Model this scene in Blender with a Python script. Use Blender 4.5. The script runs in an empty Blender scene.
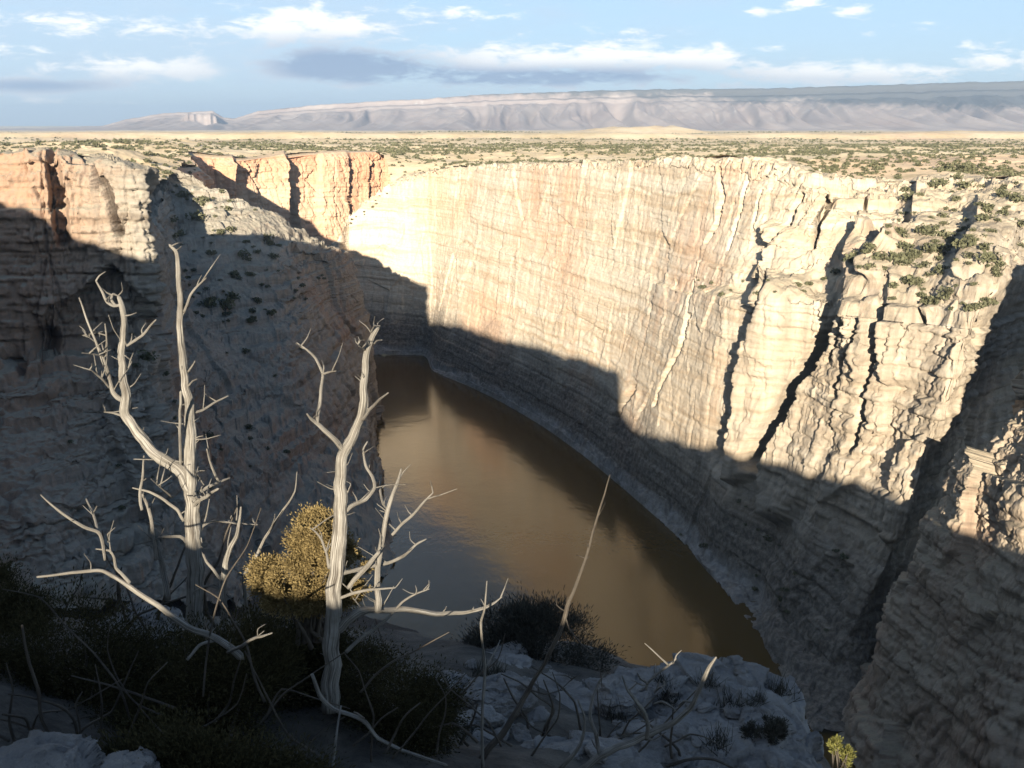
import bpy, math, random
import numpy as np
from mathutils import Vector
from mathutils.bvhtree import BVHTree
np.seterr(all='ignore')
rng = np.random.default_rng(11)
random.seed(5)
scene = bpy.context.scene
col = scene.collection

# ------------------------------------------------------------------ camera geometry
F = 1005.0
PITCH = math.radians(14.56)
CP, SP = math.cos(PITCH), math.sin(PITCH)
CZ = 200.0
SUN_AZ, SUN_EL = math.radians(6.0), math.radians(13.5)
TE = math.tan(SUN_EL)

def ray(px, py):
    r = (px - 512) / F; u = (384 - py) / F
    return np.array([r, CP + u * SP, -SP + u * CP])

def at_d(px, py, d):
    v = ray(px, py); return v * (d / v[1]) + np.array([0, 0, CZ])

def at_z(px, py, z):
    v = ray(px, py); return v * ((z - CZ) / v[2]) + np.array([0, 0, CZ])

def project(P):
    x, y, z = P[..., 0], P[..., 1], P[..., 2] - CZ
    dep = y * CP - z * SP
    return 512 + F * x / dep, 384 - F * (y * SP + z * CP) / dep, dep

# ------------------------------------------------------------------ noise
def _h(ix, iy, iz, seed):
    h = (ix.astype(np.int64) * 374761393 + iy.astype(np.int64) * 668265263 + iz.astype(np.int64) * 1440662683 + seed * 974634777)
    h = (h & 0xFFFFFFFF).astype(np.uint32)
    h ^= h >> np.uint32(13); h *= np.uint32(1274126177); h ^= h >> np.uint32(16)
    h *= np.uint32(2246822519); h ^= h >> np.uint32(13)
    return h

def pn(x, y, z, seed=0):
    x, y, z = np.broadcast_arrays(np.asarray(x, float), np.asarray(y, float), np.asarray(z, float))
    x0, y0, z0 = np.floor(x), np.floor(y), np.floor(z)
    fx, fy, fz = x - x0, y - y0, z - z0
    ux, uy, uz = [f * f * f * (f * (f * 6 - 15) + 10) for f in (fx, fy, fz)]
    out = 0.0
    for dx in (0, 1):
        for dy in (0, 1):
            for dz in (0, 1):
                h = _h(x0 + dx, y0 + dy, z0 + dz, seed)
                gx = (h & np.uint32(1023)).astype(float) / 511.5 - 1
                gy = ((h >> np.uint32(10)) & np.uint32(1023)).astype(float) / 511.5 - 1
                gz = ((h >> np.uint32(20)) & np.uint32(1023)).astype(float) / 511.5 - 1
                w = (ux if dx else 1 - ux) * (uy if dy else 1 - uy) * (uz if dz else 1 - uz)
                out = out + w * (gx * (fx - dx) + gy * (fy - dy) + gz * (fz - dz))
    return out * 1.5

def fbm(x, y, z, o=4, seed=0, g=0.5):
    a, s, k = 1.0, 0.0, 1.0
    for i in range(o):
        s = s + a * pn(x * k, y * k, z * k, seed + i); a *= g; k *= 2.03
    return s

def cells(x, y, z, seed=0):
    x, y, z = np.broadcast_arrays(np.asarray(x, float), np.asarray(y, float), np.asarray(z, float))
    x0, y0, z0 = np.floor(x), np.floor(y), np.floor(z)
    f1 = np.full(x.shape, 9.0); f2 = np.full(x.shape, 9.0); rv = np.zeros(x.shape)
    for dx in (-1, 0, 1):
        for dy in (-1, 0, 1):
            for dz in (-1, 0, 1):
                h = _h(x0 + dx, y0 + dy, z0 + dz, seed)
                ax = (h & np.uint32(1023)).astype(float) / 1023
                ay = ((h >> np.uint32(10)) & np.uint32(1023)).astype(float) / 1023
                az = ((h >> np.uint32(20)) & np.uint32(1023)).astype(float) / 1023
                d = (x0 + dx + ax - x) ** 2 + (y0 + dy + ay - y) ** 2 + (z0 + dz + az - z) ** 2
                c = d < f1
                f2 = np.where(c, f1, np.minimum(f2, d))
                rv = np.where(c, ((h * np.uint32(747796405)) >> np.uint32(12)).astype(float) / 1048575.0, rv)
                f1 = np.where(c, d, f1)
    return rv, np.sqrt(f1), np.sqrt(f2)

def facet(x, y, z, seed=0, tilt=1.0):
    """broken-stone relief: every cell is a plane with its own offset and slope"""
    x, y, z = np.broadcast_arrays(np.asarray(x, float), np.asarray(y, float), np.asarray(z, float))
    x0, y0, z0 = np.floor(x), np.floor(y), np.floor(z)
    f1 = np.full(x.shape, 9.0); rv = np.zeros(x.shape)
    for dx in (-1, 0, 1):
        for dy in (-1, 0, 1):
            for dz in (-1, 0, 1):
                h = _h(x0 + dx, y0 + dy, z0 + dz, seed)
                a = [((h >> np.uint32(k)) & np.uint32(1023)).astype(float) / 1023 for k in (0, 10, 20)]
                ex, ey, ez = x - (x0 + dx + a[0]), y - (y0 + dy + a[1]), z - (z0 + dz + a[2])
                d = ex * ex + ey * ey + ez * ez
                h2 = h * np.uint32(747796405) + np.uint32(2891336453); h2 ^= h2 >> np.uint32(15)
                b = [((h2 >> np.uint32(k)) & np.uint32(255)).astype(float) / 127.5 - 1 for k in (0, 8, 16, 24)]
                v = b[3] * .5 + tilt * (b[0] * ex + b[1] * ey + b[2] * ez)
                c = d < f1
                rv = np.where(c, v, rv); f1 = np.where(c, d, f1)
    return rv

def sstep(a, b, x):
    t = np.clip((x - a) / (b - a), 0, 1); return t * t * (3 - 2 * t)

# ------------------------------------------------------------------ mesh helpers
def mesh_np(name, V, Q, mat, parent=None, smooth=True):
    V = np.ascontiguousarray(V, dtype=np.float32).reshape(-1, 3)
    Q = np.ascontiguousarray(Q, dtype=np.int32); k = Q.shape[1]
    me = bpy.data.meshes.new(name)
    me.vertices.add(len(V)); me.vertices.foreach_set('co', V.ravel())
    me.loops.add(Q.size); me.loops.foreach_set('vertex_index', Q.ravel())
    me.polygons.add(len(Q)); me.polygons.foreach_set('loop_start', np.arange(0, Q.size, k, dtype=np.int32))
    if smooth:
        me.polygons.foreach_set('use_smooth', np.ones(len(Q), dtype=bool))
    me.update(calc_edges=True)
    me.materials.append(mat)
    o = bpy.data.objects.new(name, me); col.objects.link(o)
    if parent is not None: o.parent = parent
    return o

def grid_quads(nv, ns, mask=None):
    i = np.arange(nv * ns).reshape(nv, ns)
    q = np.stack([i[:-1, :-1], i[:-1, 1:], i[1:, 1:], i[1:, :-1]], -1).reshape(-1, 4)
    return q if mask is None else q[mask.ravel()]

def structure(o, label=None, cat=None):
    o['kind'] = 'structure'
    if label: o['label'] = label
    if cat: o['category'] = cat
    return o

def tag(o, label, cat, group=None, kind=None):
    o['label'] = label; o['category'] = cat
    if group: o['group'] = group
    if kind: o['kind'] = kind
    return o

def empty(name, loc, label, cat, group=None):
    o = bpy.data.objects.new(name, None); col.objects.link(o); o.location = loc
    o.empty_display_size = 0.3
    return tag(o, label, cat, group)

# ------------------------------------------------------------------ materials
class NT:
    def __init__(s, name):
        s.m = bpy.data.materials.new(name); s.m.use_nodes = True
        s.t = s.m.node_tree; s.t.nodes.clear()
        s.out = s.t.nodes.new('ShaderNodeOutputMaterial')
    def n(s, kind, **kw):
        nd = s.t.nodes.new('ShaderNode' + kind)
        for k, v in kw.items(): setattr(nd, k, v)
        return nd
    def l(s, a, b): s.t.links.new(a, b)
    def val(s, sock, v):
        if hasattr(v, 'is_output'): s.l(v, sock)
        else: sock.default_value = v
    def math(s, op, a, b=None, c=None, clamp=False):
        nd = s.n('Math', operation=op); nd.use_clamp = clamp
        s.val(nd.inputs[0], a)
        if b is not None: s.val(nd.inputs[1], b)
        if c is not None: s.val(nd.inputs[2], c)
        return nd.outputs[0]
    def vmath(s, op, a, b):
        nd = s.n('VectorMath', operation=op); s.val(nd.inputs[0], a); s.val(nd.inputs[1], b)
        return nd.outputs[0]
    def noise(s, vec, scale, detail=4, rough=0.55, dist=0.0):
        nd = s.n('TexNoise'); s.l(vec, nd.inputs['Vector'])
        nd.inputs['Scale'].default_value = scale; nd.inputs['Detail'].default_value = detail
        nd.inputs['Roughness'].default_value = rough; nd.inputs['Distortion'].default_value = dist
        return nd.outputs[0]
    def ramp(s, fac, stops, interp='LINEAR'):
        nd = s.n('ValToRGB'); r = nd.color_ramp; r.interpolation = interp
        while len(r.elements) < len(stops): r.elements.new(0.5)
        for e, (p, c) in zip(r.elements, stops):
            e.position = p; e.color = (c[0], c[1], c[2], 1) if hasattr(c, '__len__') else (c, c, c, 1)
        s.l(fac, nd.inputs[0]); return nd.outputs[0]
    def mix(s, fac, a, b, mode='MIX'):
        nd = s.n('Mix', data_type='RGBA', blend_type=mode)
        s.val(nd.inputs[0], fac)
        for sock, v in ((nd.inputs[6], a), (nd.inputs[7], b)):
            if hasattr(v, 'is_output'): s.l(v, sock)
            else: sock.default_value = (v[0], v[1], v[2], 1)
        return nd.outputs[2]
    def mapr(s, v, a, b, c=0.0, d=1.0, smooth=False):
        nd = s.n('MapRange'); nd.interpolation_type = 'SMOOTHSTEP' if smooth else 'LINEAR'
        s.l(v, nd.inputs[0])
        for i, x in enumerate((a, b, c, d)): nd.inputs[i + 1].default_value = x
        return nd.outputs[0]

def rock_material(name, light, mid, dark, red, red_amt, soil, strata=0.5, streak=0.5, bump=0.5, bench=False, varnish_shade=0.0, redleft=False):
    s = NT(name)
    geo = s.n('NewGeometry'); pos = geo.outputs['Position']
    sep = s.n('SeparateXYZ'); s.l(pos, sep.inputs[0]); Z = sep.outputs[2]
    warp = s.noise(pos, 0.018, 3)
    zz = s.math('MULTIPLY_ADD', warp, 22.0, Z)
    cmb = s.n('CombineXYZ'); s.l(s.math('MULTIPLY', zz, 0.22), cmb.inputs[2])
    sn = s.n('Separate' + 'XYZ'); s.l(pos, sn.inputs[0])
    s.l(s.math('MULTIPLY', sn.outputs[0], 0.006), cmb.inputs[0]); s.l(s.math('MULTIPLY', sn.outputs[1], 0.006), cmb.inputs[1])
    st = s.noise(cmb.outputs[0], 1.0, 5, 0.65)
    stv = s.vmath('MULTIPLY', pos, (0.16, 0.16, 0.009))
    sk = s.noise(stv, 1.0, 5, 0.62)
    big = s.noise(pos, 0.013, 3)
    fine = s.noise(pos, 0.42, 6, 0.68)
    c = s.mix(s.mapr(st, 0.38, 0.64), light, mid)
    c = s.mix(s.math('MULTIPLY', s.mapr(st, 0.52, 0.72), strata), c, dark)
    rf = s.math('MULTIPLY', s.mapr(s.math('ADD', s.math('MULTIPLY', big, 0.7), s.math('MULTIPLY', sk, 0.3)), 0.62 - 0.30 * red_amt, 0.74 - 0.26 * red_amt), min(1.0, 0.45 + 0.5 * red_amt))
    c = s.mix(rf, c, red)
    c = s.mix(s.math('MULTIPLY', s.mapr(sk, 0.56, 0.74), streak), c, dark)
    cl = s.n('CombineXYZ'); s.l(s.math('MULTIPLY', s.math('MULTIPLY_ADD', warp, 6.0, s.math('MULTIPLY_ADD', sep.outputs[0], .035, Z)), .75), cl.inputs[2]); s.l(s.math('MULTIPLY', sep.outputs[0], .012), cl.inputs[0])
    ln = s.noise(cl.outputs[0], 1.0, 3, .7)
    c = s.mix(s.math('MULTIPLY', s.mapr(ln, .56, .64), .26 * strata + .08), c, dark)
    jn = s.noise(s.vmath('MULTIPLY', pos, (.55, .55, .03)), 1.0, 4, .7)
    c = s.mix(s.math('MULTIPLY', s.mapr(jn, .60, .70), .14), c, dark)
    if redleft:
        rm = s.math('MULTIPLY', s.mapr(sep.outputs[0], -125, -168, 0, 1, True), s.mapr(sep.outputs[1], 430, 400, 0, 1))
        c = s.mix(s.math('MULTIPLY', rm, s.mapr(fine, .3, .6, .4, .8)), c, red)
    # flat ground gets soil
    nrm = s.n('SeparateXYZ'); s.l(geo.outputs['Normal'], nrm.inputs[0])
    flat = s.mapr(s.math('ADD', nrm.outputs[2], s.math('MULTIPLY', s.math('SUBTRACT', fine, 0.5), 0.5)), 0.62, 0.86)
    c = s.mix(s.math('MULTIPLY', flat, 0.85), c, soil)
    if varnish_shade:
        vy = s.mapr(s.math('ADD', sep.outputs[1], s.math('MULTIPLY', s.math('SUBTRACT', s.noise(pos, 0.03, 4), .5), 120.0)), 500, 385, 0, 1)  # greyer rock towards the near end, darkened further to paint in shade
        c = s.mix(s.math('MULTIPLY', s.math('MULTIPLY', vy, s.mapr(s.math('ADD', s.math('MULTIPLY', sk, .6), s.math('MULTIPLY', fine, .4)), .36, .58)), varnish_shade), c, (0.165, 0.135, 0.10))
    if bench:
        tz = s.mapr(s.math('ADD', Z, s.math('MULTIPLY', s.math('SUBTRACT', s.noise(pos, 0.04, 4), .5), 45.0)), 52, 26, 0, 1)
        talus_shade = s.mix(s.mapr(fine, .42, .6), (0.065, 0.055, 0.045), (0.17, 0.145, 0.115))  # talus tone of the low wall, with extra shade put into the colour
        c = s.mix(s.math('MULTIPLY', tz, 0.85), c, talus_shade)
        bz = s.mapr(s.math('ADD', Z, s.math('MULTIPLY', s.noise(pos, 0.05, 3), 6.0)), 8.5, 12.5, 1.0, 0.0)
        c = s.mix(s.math('MULTIPLY', s.math('MULTIPLY', s.math('MULTIPLY', bz, s.mapr(s.noise(pos, .12, 5, .7), .35, .6, .25, 1)), s.mapr(sep.outputs[1], 350, 420, .05, 1)), 0.75), c, (0.31, 0.295, 0.27))
    v = s.mapr(fine, 0.25, 0.75, 0.80, 1.16)
    vm = s.n('CombineXYZ')
    for i in range(3): s.l(v, vm.inputs[i])
    c = s.mix(1.0, c, vm.outputs[0], 'MULTIPLY')
    bs = s.n('BsdfPrincipled'); s.l(c, bs.inputs['Base Color'])
    bs.inputs['Roughness'].default_value = 0.95; bs.inputs['Specular IOR Level'].default_value = 0.15
    b1 = s.noise(pos, 0.9, 6, 0.7)
    bp = s.n('Bump'); bp.inputs['Strength'].default_value = bump; bp.inputs['Distance'].default_value = 0.8
    s.l(s.math('ADD', b1, s.math('MULTIPLY', s.noise(s.vmath('MULTIPLY', pos, (0.5, 0.5, 0.10)), 1.0, 4), 0.9)), bp.inputs['Height'])
    s.l(bp.outputs[0], bs.inputs['Normal'])
    s.l(bs.outputs[0], s.out.inputs[0])
    return s.m

M = {}
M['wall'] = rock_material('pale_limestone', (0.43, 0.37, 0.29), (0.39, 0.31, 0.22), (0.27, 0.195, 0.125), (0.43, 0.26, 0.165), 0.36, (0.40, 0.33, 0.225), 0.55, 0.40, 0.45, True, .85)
M['buttress'] = rock_material('shade_darkened_limestone', (0.30, 0.245, 0.18), (0.225, 0.175, 0.125), (0.11, 0.08, 0.057), (0.27, 0.16, 0.10), 0.3, (0.23, 0.19, 0.13), 0.5, 0.6, 0.5)  # darker copy of the wall limestone, deepens the buttress's shade by colour
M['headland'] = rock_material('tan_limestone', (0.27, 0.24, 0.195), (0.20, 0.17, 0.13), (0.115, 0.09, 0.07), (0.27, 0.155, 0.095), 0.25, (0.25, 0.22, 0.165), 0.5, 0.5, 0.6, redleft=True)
M['red'] = rock_material('red_sandstone', (0.44, 0.32, 0.22), (0.40, 0.26, 0.17), (0.24, 0.14, 0.09), (0.40, 0.205, 0.12), 0.7, (0.42, 0.33, 0.22), 0.4, 0.5, 0.5)

def plateau_material():
    s = NT('dry_plateau_soil')
    geo = s.n('NewGeometry'); pos = geo.outputs['Position']
    big = s.noise(pos, 0.0016, 5, 0.6)
    mid = s.noise(pos, 0.008, 5, 0.65)
    fine = s.noise(pos, 0.12, 5, 0.7)
    sp = s.noise(pos, 0.045, 4, 0.75)
    c = s.mix(s.mapr(mid, 0.35, 0.65), (0.62, 0.50, 0.33), (0.54, 0.405, 0.235))
    c = s.mix(s.math('MULTIPLY', s.mapr(big, 0.56, 0.68), 0.6), c, (0.52, 0.35, 0.23))
    far = s.noise(s.vmath('MULTIPLY', pos, (.0011, .0006, 0)), 1.0, 6, .68)
    c = s.mix(s.math('MULTIPLY', s.mapr(far, .50, .60), .55), c, (.33, .27, .165))
    c = s.mix(s.math('MULTIPLY', s.mapr(far, .42, .36), .5), c, (.50, .35, .235))
    veg = s.math('MULTIPLY', s.mapr(sp, 0.55, 0.66), s.mapr(s.math('ADD', s.math('MULTIPLY', big, 0.5), s.math('MULTIPLY', mid, 0.5)), 0.44, 0.56))
    c = s.mix(s.math('MULTIPLY', veg, 0.42), c, (0.14, 0.135, 0.08))
    v = s.mapr(fine, 0.25, 0.75, 0.82, 1.12)
    vm = s.n('CombineXYZ')
    for i in range(3): s.l(v, vm.inputs[i])
    c = s.mix(1.0, c, vm.outputs[0], 'MULTIPLY')
    bs = s.n('BsdfPrincipled'); s.l(c, bs.inputs['Base Color'])
    bs.inputs['Roughness'].default_value = 1.0; bs.inputs['Specular IOR Level'].default_value = 0.1
    bp = s.n('Bump'); bp.inputs['Strength'].default_value = 0.5; bp.inputs['Distance'].default_value = 1.0
    s.l(s.noise(pos, 0.35, 6, 0.7), bp.inputs['Height']); s.l(bp.outputs[0], bs.inputs['Normal'])
    s.l(bs.outputs[0], s.out.inputs[0]); return s.m
M['plateau'] = plateau_material()

def mountain_material():
    s = NT('mountain_rock')
    geo = s.n('NewGeometry'); pos = geo.outputs['Position']
    sep = s.n('SeparateXYZ'); s.l(pos, sep.inputs[0])
    n1 = s.noise(s.vmath('MULTIPLY', pos, (0.0016, 0.0008, 0.003)), 1.0, 6, 0.65)
    n2 = s.noise(pos, 0.0045, 5, 0.7)
    c = s.mix(s.mapr(n1, 0.35, 0.68), (0.33, 0.275, 0.24), (0.245, 0.19, 0.165))
    c = s.mix(s.mapr(n2, 0.60, 0.75), c, (0.44, 0.41, 0.38))
    # conifer woods on the high ground, thicker towards the east
    hz = s.math('ADD', s.math('MULTIPLY', sep.outputs[2], 0.0026), s.math('MULTIPLY', sep.outputs[0], 0.000095))
    w = s.mapr(s.math('ADD', hz, s.math('MULTIPLY', s.math('ADD', s.math('MULTIPLY', n1, 0.6), s.math('MULTIPLY', n2, 0.6)), 1.5)), 2.25, 2.55)
    c = s.mix(s.math('MULTIPLY', w, 0.9), c, (0.05, 0.055, 0.055))
    bs = s.n('BsdfPrincipled'); s.l(c, bs.inputs['Base Color']); bs.inputs['Roughness'].default_value = 1.0
    bs.inputs['Specular IOR Level'].default_value = 0.0
    s.l(bs.outputs[0], s.out.inputs[0]); return s.m
M['mountain'] = mountain_material()

def water_material():
    s = NT('muddy_river_water')
    geo = s.n('NewGeometry'); pos = geo.outputs['Position']
    bs = s.n('BsdfPrincipled')
    bs.inputs['Base Color'].default_value = (0.072, 0.044, 0.012, 1)
    bs.inputs['Roughness'].default_value = 0.13; bs.inputs['IOR'].default_value = 1.42; bs.inputs['Specular Tint'].default_value = (1.0, .80, .48, 1)
    bp = s.n('Bump'); bp.inputs['Strength'].default_value = 0.5; bp.inputs['Distance'].default_value = 0.12
    s.l(s.math('ADD', s.noise(s.vmath('MULTIPLY', pos, (0.5, 0.25, 1)), 1.0, 3), s.math('MULTIPLY', s.noise(pos, 0.06, 2), 2.5)), bp.inputs['Height'])
    s.l(bp.outputs[0], bs.inputs['Normal']); s.l(bs.outputs[0], s.out.inputs[0]); return s.m
M['water'] = water_material()

def leaf_material(name, a, b, trans=0.25):
    s = NT(name)
    geo = s.n('NewGeometry')
    f = s.math('ADD', s.math('MULTIPLY', geo.outputs['Random Per Island'], 0.6), s.math('MULTIPLY', s.noise(geo.outputs['Position'], 1.3, 3), 0.45))
    c = s.mix(s.mapr(f, 0.15, 0.9), a, b)
    d = s.n('BsdfDiffuse'); s.l(c, d.inputs[0]); t = s.n('BsdfTranslucent'); s.l(c, t.inputs[0])
    mx = s.n('MixShader'); mx.inputs[0].default_value = trans
    s.l(d.outputs[0], mx.inputs[1]); s.l(t.outputs[0], mx.inputs[2]); s.l(mx.outputs[0], s.out.inputs[0]); return s.m
M['scrub'] = leaf_material('scrub_foliage', (0.075, 0.075, 0.042), (0.13, 0.125, 0.072), 0.1)
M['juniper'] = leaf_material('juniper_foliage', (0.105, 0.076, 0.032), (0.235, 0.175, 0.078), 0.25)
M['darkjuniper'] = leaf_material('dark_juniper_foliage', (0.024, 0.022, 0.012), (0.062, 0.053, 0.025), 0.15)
M['sage'] = leaf_material('twiggy_bush', (0.035, 0.033, 0.028), (0.07, 0.065, 0.05), 0.1)
M['fresh'] = leaf_material('fresh_foliage', (0.11, 0.11, 0.035), (0.18, 0.165, 0.05), 0.3)

def wood_material(name, a, b, c0):
    s = NT(name)
    geo = s.n('NewGeometry'); pos = geo.outputs['Position']
    uv = s.n('UVMap'); 
    g = s.noise(s.vmath('MULTIPLY', uv.outputs[0], (44.0, 2.2, 1.0)), 1.0, 5, 0.6)
    n2 = s.noise(pos, 7.0, 4)
    c = s.mix(s.mapr(g, 0.36, 0.62), c0, a)
    c = s.mix(s.mapr(n2, 0.40, 0.66), c, s.mix(s.mapr(g, 0.36, 0.60), c0, b))
    bs = s.n('BsdfPrincipled'); s.l(c, bs.inputs['Base Color']); bs.inputs['Roughness'].default_value = 0.8
    bs.inputs['Specular IOR Level'].default_value = 0.2
    bp = s.n('Bump'); bp.inputs['Strength'].default_value = 0.8; bp.inputs['Distance'].default_value = 0.012
    s.l(g, bp.inputs['Height']); s.l(bp.outputs[0], bs.inputs['Normal']); s.l(bs.outputs[0], s.out.inputs[0]); return s.m
M['dead'] = wood_material('bleached_dead_wood', (0.285, 0.262, 0.222), (0.18, 0.163, 0.135), (0.05, 0.041, 0.032))
M['bark'] = wood_material('weathered_bark', (0.115, 0.095, 0.07), (0.07, 0.057, 0.043), (0.03, 0.024, 0.02))

def near_rock_material():
    s = NT('grey_rim_rock')
    geo = s.n('NewGeometry'); pos = geo.outputs['Position']
    a = s.noise(pos, 1.1, 6, 0.65); b = s.noise(pos, 9.0, 6, 0.7)
    st = s.noise(s.vmath('MULTIPLY', pos, (1.0, 1.0, 9.0)), 1.0, 5, 0.6)
    c = s.mix(s.mapr(a, 0.35, 0.65), (0.235, 0.215, 0.19), (0.145, 0.13, 0.115))
    c = s.mix(s.mapr(st, 0.55, 0.72), c, (0.085, 0.072, 0.06))
    c = s.mix(s.math('MULTIPLY', s.mapr(b, 0.60, 0.72), 0.6), c, (0.12, 0.11, 0.095))
    c = s.mix(s.math('MULTIPLY', s.mapr(b, 0.42, 0.30), 0.5), c, (0.32, 0.30, 0.27))
    bs = s.n('BsdfPrincipled'); s.l(c, bs.inputs['Base Color']); bs.inputs['Roughness'].default_value = 0.95
    bs.inputs['Specular IOR Level'].default_value = 0.15
    bp = s.n('Bump'); bp.inputs['Strength'].default_value = 0.9; bp.inputs['Distance'].default_value = 0.06
    s.l(s.math('ADD', b, s.math('MULTIPLY', s.noise(pos, 3.0, 6, 0.7), 1.6)), bp.inputs['Height'])
    s.l(bp.outputs[0], bs.inputs['Normal']); s.l(bs.outputs[0], s.out.inputs[0]); return s.m
M['nearrock'] = near_rock_material()

def near_soil_material():
    s = NT('rim_soil')
    geo = s.n('NewGeometry'); pos = geo.outputs['Position']
    a = s.noise(pos, 2.0, 6, 0.7)
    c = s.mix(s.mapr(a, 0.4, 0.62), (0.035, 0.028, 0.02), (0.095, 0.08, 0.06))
    bs = s.n('BsdfPrincipled'); s.l(c, bs.inputs['Base Color']); bs.inputs['Roughness'].default_value = 1.0
    bp = s.n('Bump'); bp.inputs['Strength'].default_value = 1.0; bp.inputs['Distance'].default_value = 0.08
    s.l(s.noise(pos, 8.0, 6, 0.75), bp.inputs['Height']); s.l(bp.outputs[0], bs.inputs['Normal'])
    s.l(bs.outputs[0], s.out.inputs[0]); return s.m
M['nearsoil'] = near_soil_material()

# ------------------------------------------------------------------ lofted cliffs
def catmull(K, n, power=None):
    """K [..., st, 3] -> [..., n, 3] along the station axis"""
    st = K.shape[-2]
    t = np.linspace(0, st - 1, n); i = np.minimum(t.astype(int), st - 2); f = (t - i)[:, None]
    g = lambda j: K[..., np.clip(j, 0, st - 1), :]
    p0, p1, p2, p3 = g(i - 1), g(i), g(i + 1), g(i + 2)
    p0 = np.where((i == 0)[:, None], 2 * p1 - p2, p0); p3 = np.where((i == st - 2)[:, None], 2 * p2 - p1, p3)
    c = 0.5 * (2 * p1 + (p2 - p0) * f + (2 * p0 - 5 * p1 + 4 * p2 - p3) * f ** 2 + (3 * p1 - p0 - 3 * p2 + p3) * f ** 3)
    l = p1 + (p2 - p1) * f
    return 0.65 * c + 0.35 * l

def loft(L, ns, rows, smooth=3):
    D = catmull(np.asarray(L, float), ns)
    out = []
    for k, r in enumerate(rows):
        f = (np.arange(r) / r)[:, None, None]
        out.append(D[k] + (D[k + 1] - D[k]) * f)
    P = np.concatenate(out + [D[-1:]], 0)
    for _ in range(smooth):
        Q = P.copy(); Q[1:-1] = 0.25 * P[:-2] + 0.5 * P[1:-1] + 0.25 * P[2:]; P = Q
    return P

def normals(P):
    ts = np.gradient(P, axis=1); tv = np.gradient(P, axis=0)
    n = np.cross(ts, tv); return n / (np.linalg.norm(n, axis=-1, keepdims=True) + 1e-9)

def seg_dist(px, py, poly):
    """distance in pixels to a polyline, and the signed side (+ to the right)"""
    best = np.full(px.shape, 1e9); side = np.zeros(px.shape)
    for (ax, ay), (bx, by) in zip(poly[:-1], poly[1:]):
        dx, dy = bx - ax, by - ay; L2 = dx * dx + dy * dy
        t = np.clip(((px - ax) * dx + (py - ay) * dy) / L2, 0, 1)
        qx, qy = px - (ax + t * dx), py - (ay + t * dy)
        d = np.hypot(qx, qy); c = d < best
        best = np.where(c, d, best); side = np.where(c, qx, side)
    return best, side

def h01(a, b, c, seed):
    return _h(a, b, c, seed).astype(float) / 4294967295.0

def beds(z, per, seed):
    """index of the rock bed and the position inside it, beds of uneven thickness"""
    q = z / per; k = np.floor(q); f = q - k
    cut = .3 + .4 * h01(k, k * 0, k * 0, seed)
    up = f > cut
    return k * 2 + up, np.where(up, (f - cut) / (1 - cut), f / cut)

def rock_disp(P, n, seed=0, rib=1.0, block=1.0, strata=1.0, fine=1.0):
    x, y, z = P[..., 0], P[..., 1], P[..., 2]
    steep = 1 - sstep(0.45, 0.85, n[..., 2]); k = 0.3 + 0.7 * steep
    # big planes and buttresses
    d = rib * 4.0 * pn(x / 55, y / 55, z / 400, seed) * k
    d += rib * 4.2 * facet(x / 34, y / 34, z / 75, seed + 1, .9) * k
    # bedding, tilted a little and of uneven thickness
    zz = z + .035 * x + 2.0 * pn(x / 90, y / 90, z / 200, seed + 5)
    for per, amp, cs, ba, sd in ((15.0, 1.5, 15.0, 1.5, 10), (5.2, .75, 6.0, .9, 20), (2.0, .22, 2.6, .42, 30)):
        b, f = beds(zz, per, seed + sd)
        hb = h01(b, b * 0, b * 0, seed + sd + 1) - .5
        d += strata * amp * 2 * hb * steep
        d -= strata * amp * .55 * (1 - sstep(0, .10, np.minimum(f, 1 - f))) * steep
        # vertical joints: every bed is broken into blocks along them
        rv, f1, f2 = cells(x / cs, y / cs, z / (cs * 14), seed + sd + 2)
        hv = h01(np.floor(rv * 1e6), b, b * 0, seed + sd + 3) - .5
        d += block * ba * 2 * (.55 * (rv - .5) + .6 * hv) * k
        if cs > 4: d -= block * ba * .45 * (1 - sstep(0.0, 0.09, f2 - f1)) * steep
    d += fine * 0.5 * fbm(x / 4, y / 4, z / 4, 4, seed + 8, 0.62)
    return d

def terrace(P, n, per, amt, seed):
    """turns smooth slopes into broken ledges"""
    z = P[..., 2] + 3.5 * pn(P[..., 0] / 40, P[..., 1] / 40, 0 * P[..., 0], seed) + 1.2 * facet(P[..., 0] / 9, P[..., 1] / 9, 0 * P[..., 0], seed + 1)
    w = sstep(.30, .5, n[..., 2]) * (1 - sstep(.93, .99, n[..., 2])) * sstep(-.35, .25, pn(P[..., 0] / 35, P[..., 1] / 35, P[..., 2] / 35, seed + 2))
    q = z / per; k = np.floor(q)
    P[..., 2] += w * amt * per * (k + sstep(.62, .9, q - k) - q)
    P[..., 2] += 1.6 * facet(P[..., 0] / 13, P[..., 1] / 13, P[..., 2] / 13, seed + 3) * sstep(.3, .5, n[..., 2]) + .8 * facet(P[..., 0] / 5, P[..., 1] / 5, P[..., 2] / 5, seed + 4) * sstep(.3, .5, n[..., 2])
    return P

def push(P, n, d, flat=.3):
    m = n * np.array([1, 1, flat]); m /= np.linalg.norm(m, axis=-1, keepdims=True) + 1e-9
    m = np.where(n[..., 2:] > .8, n, m)
    return P + m * d[..., None]

bvh_parts = []
def add_bvh(P, mask=None, step=2):
    Q = P[::step, ::step]
    nv, ns = Q.shape[:2]
    m = None if mask is None else mask[::step, ::step][:nv - 1, :ns - 1]
    bvh_parts.append((Q.reshape(-1, 3), grid_quads(nv, ns, m)))

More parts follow.
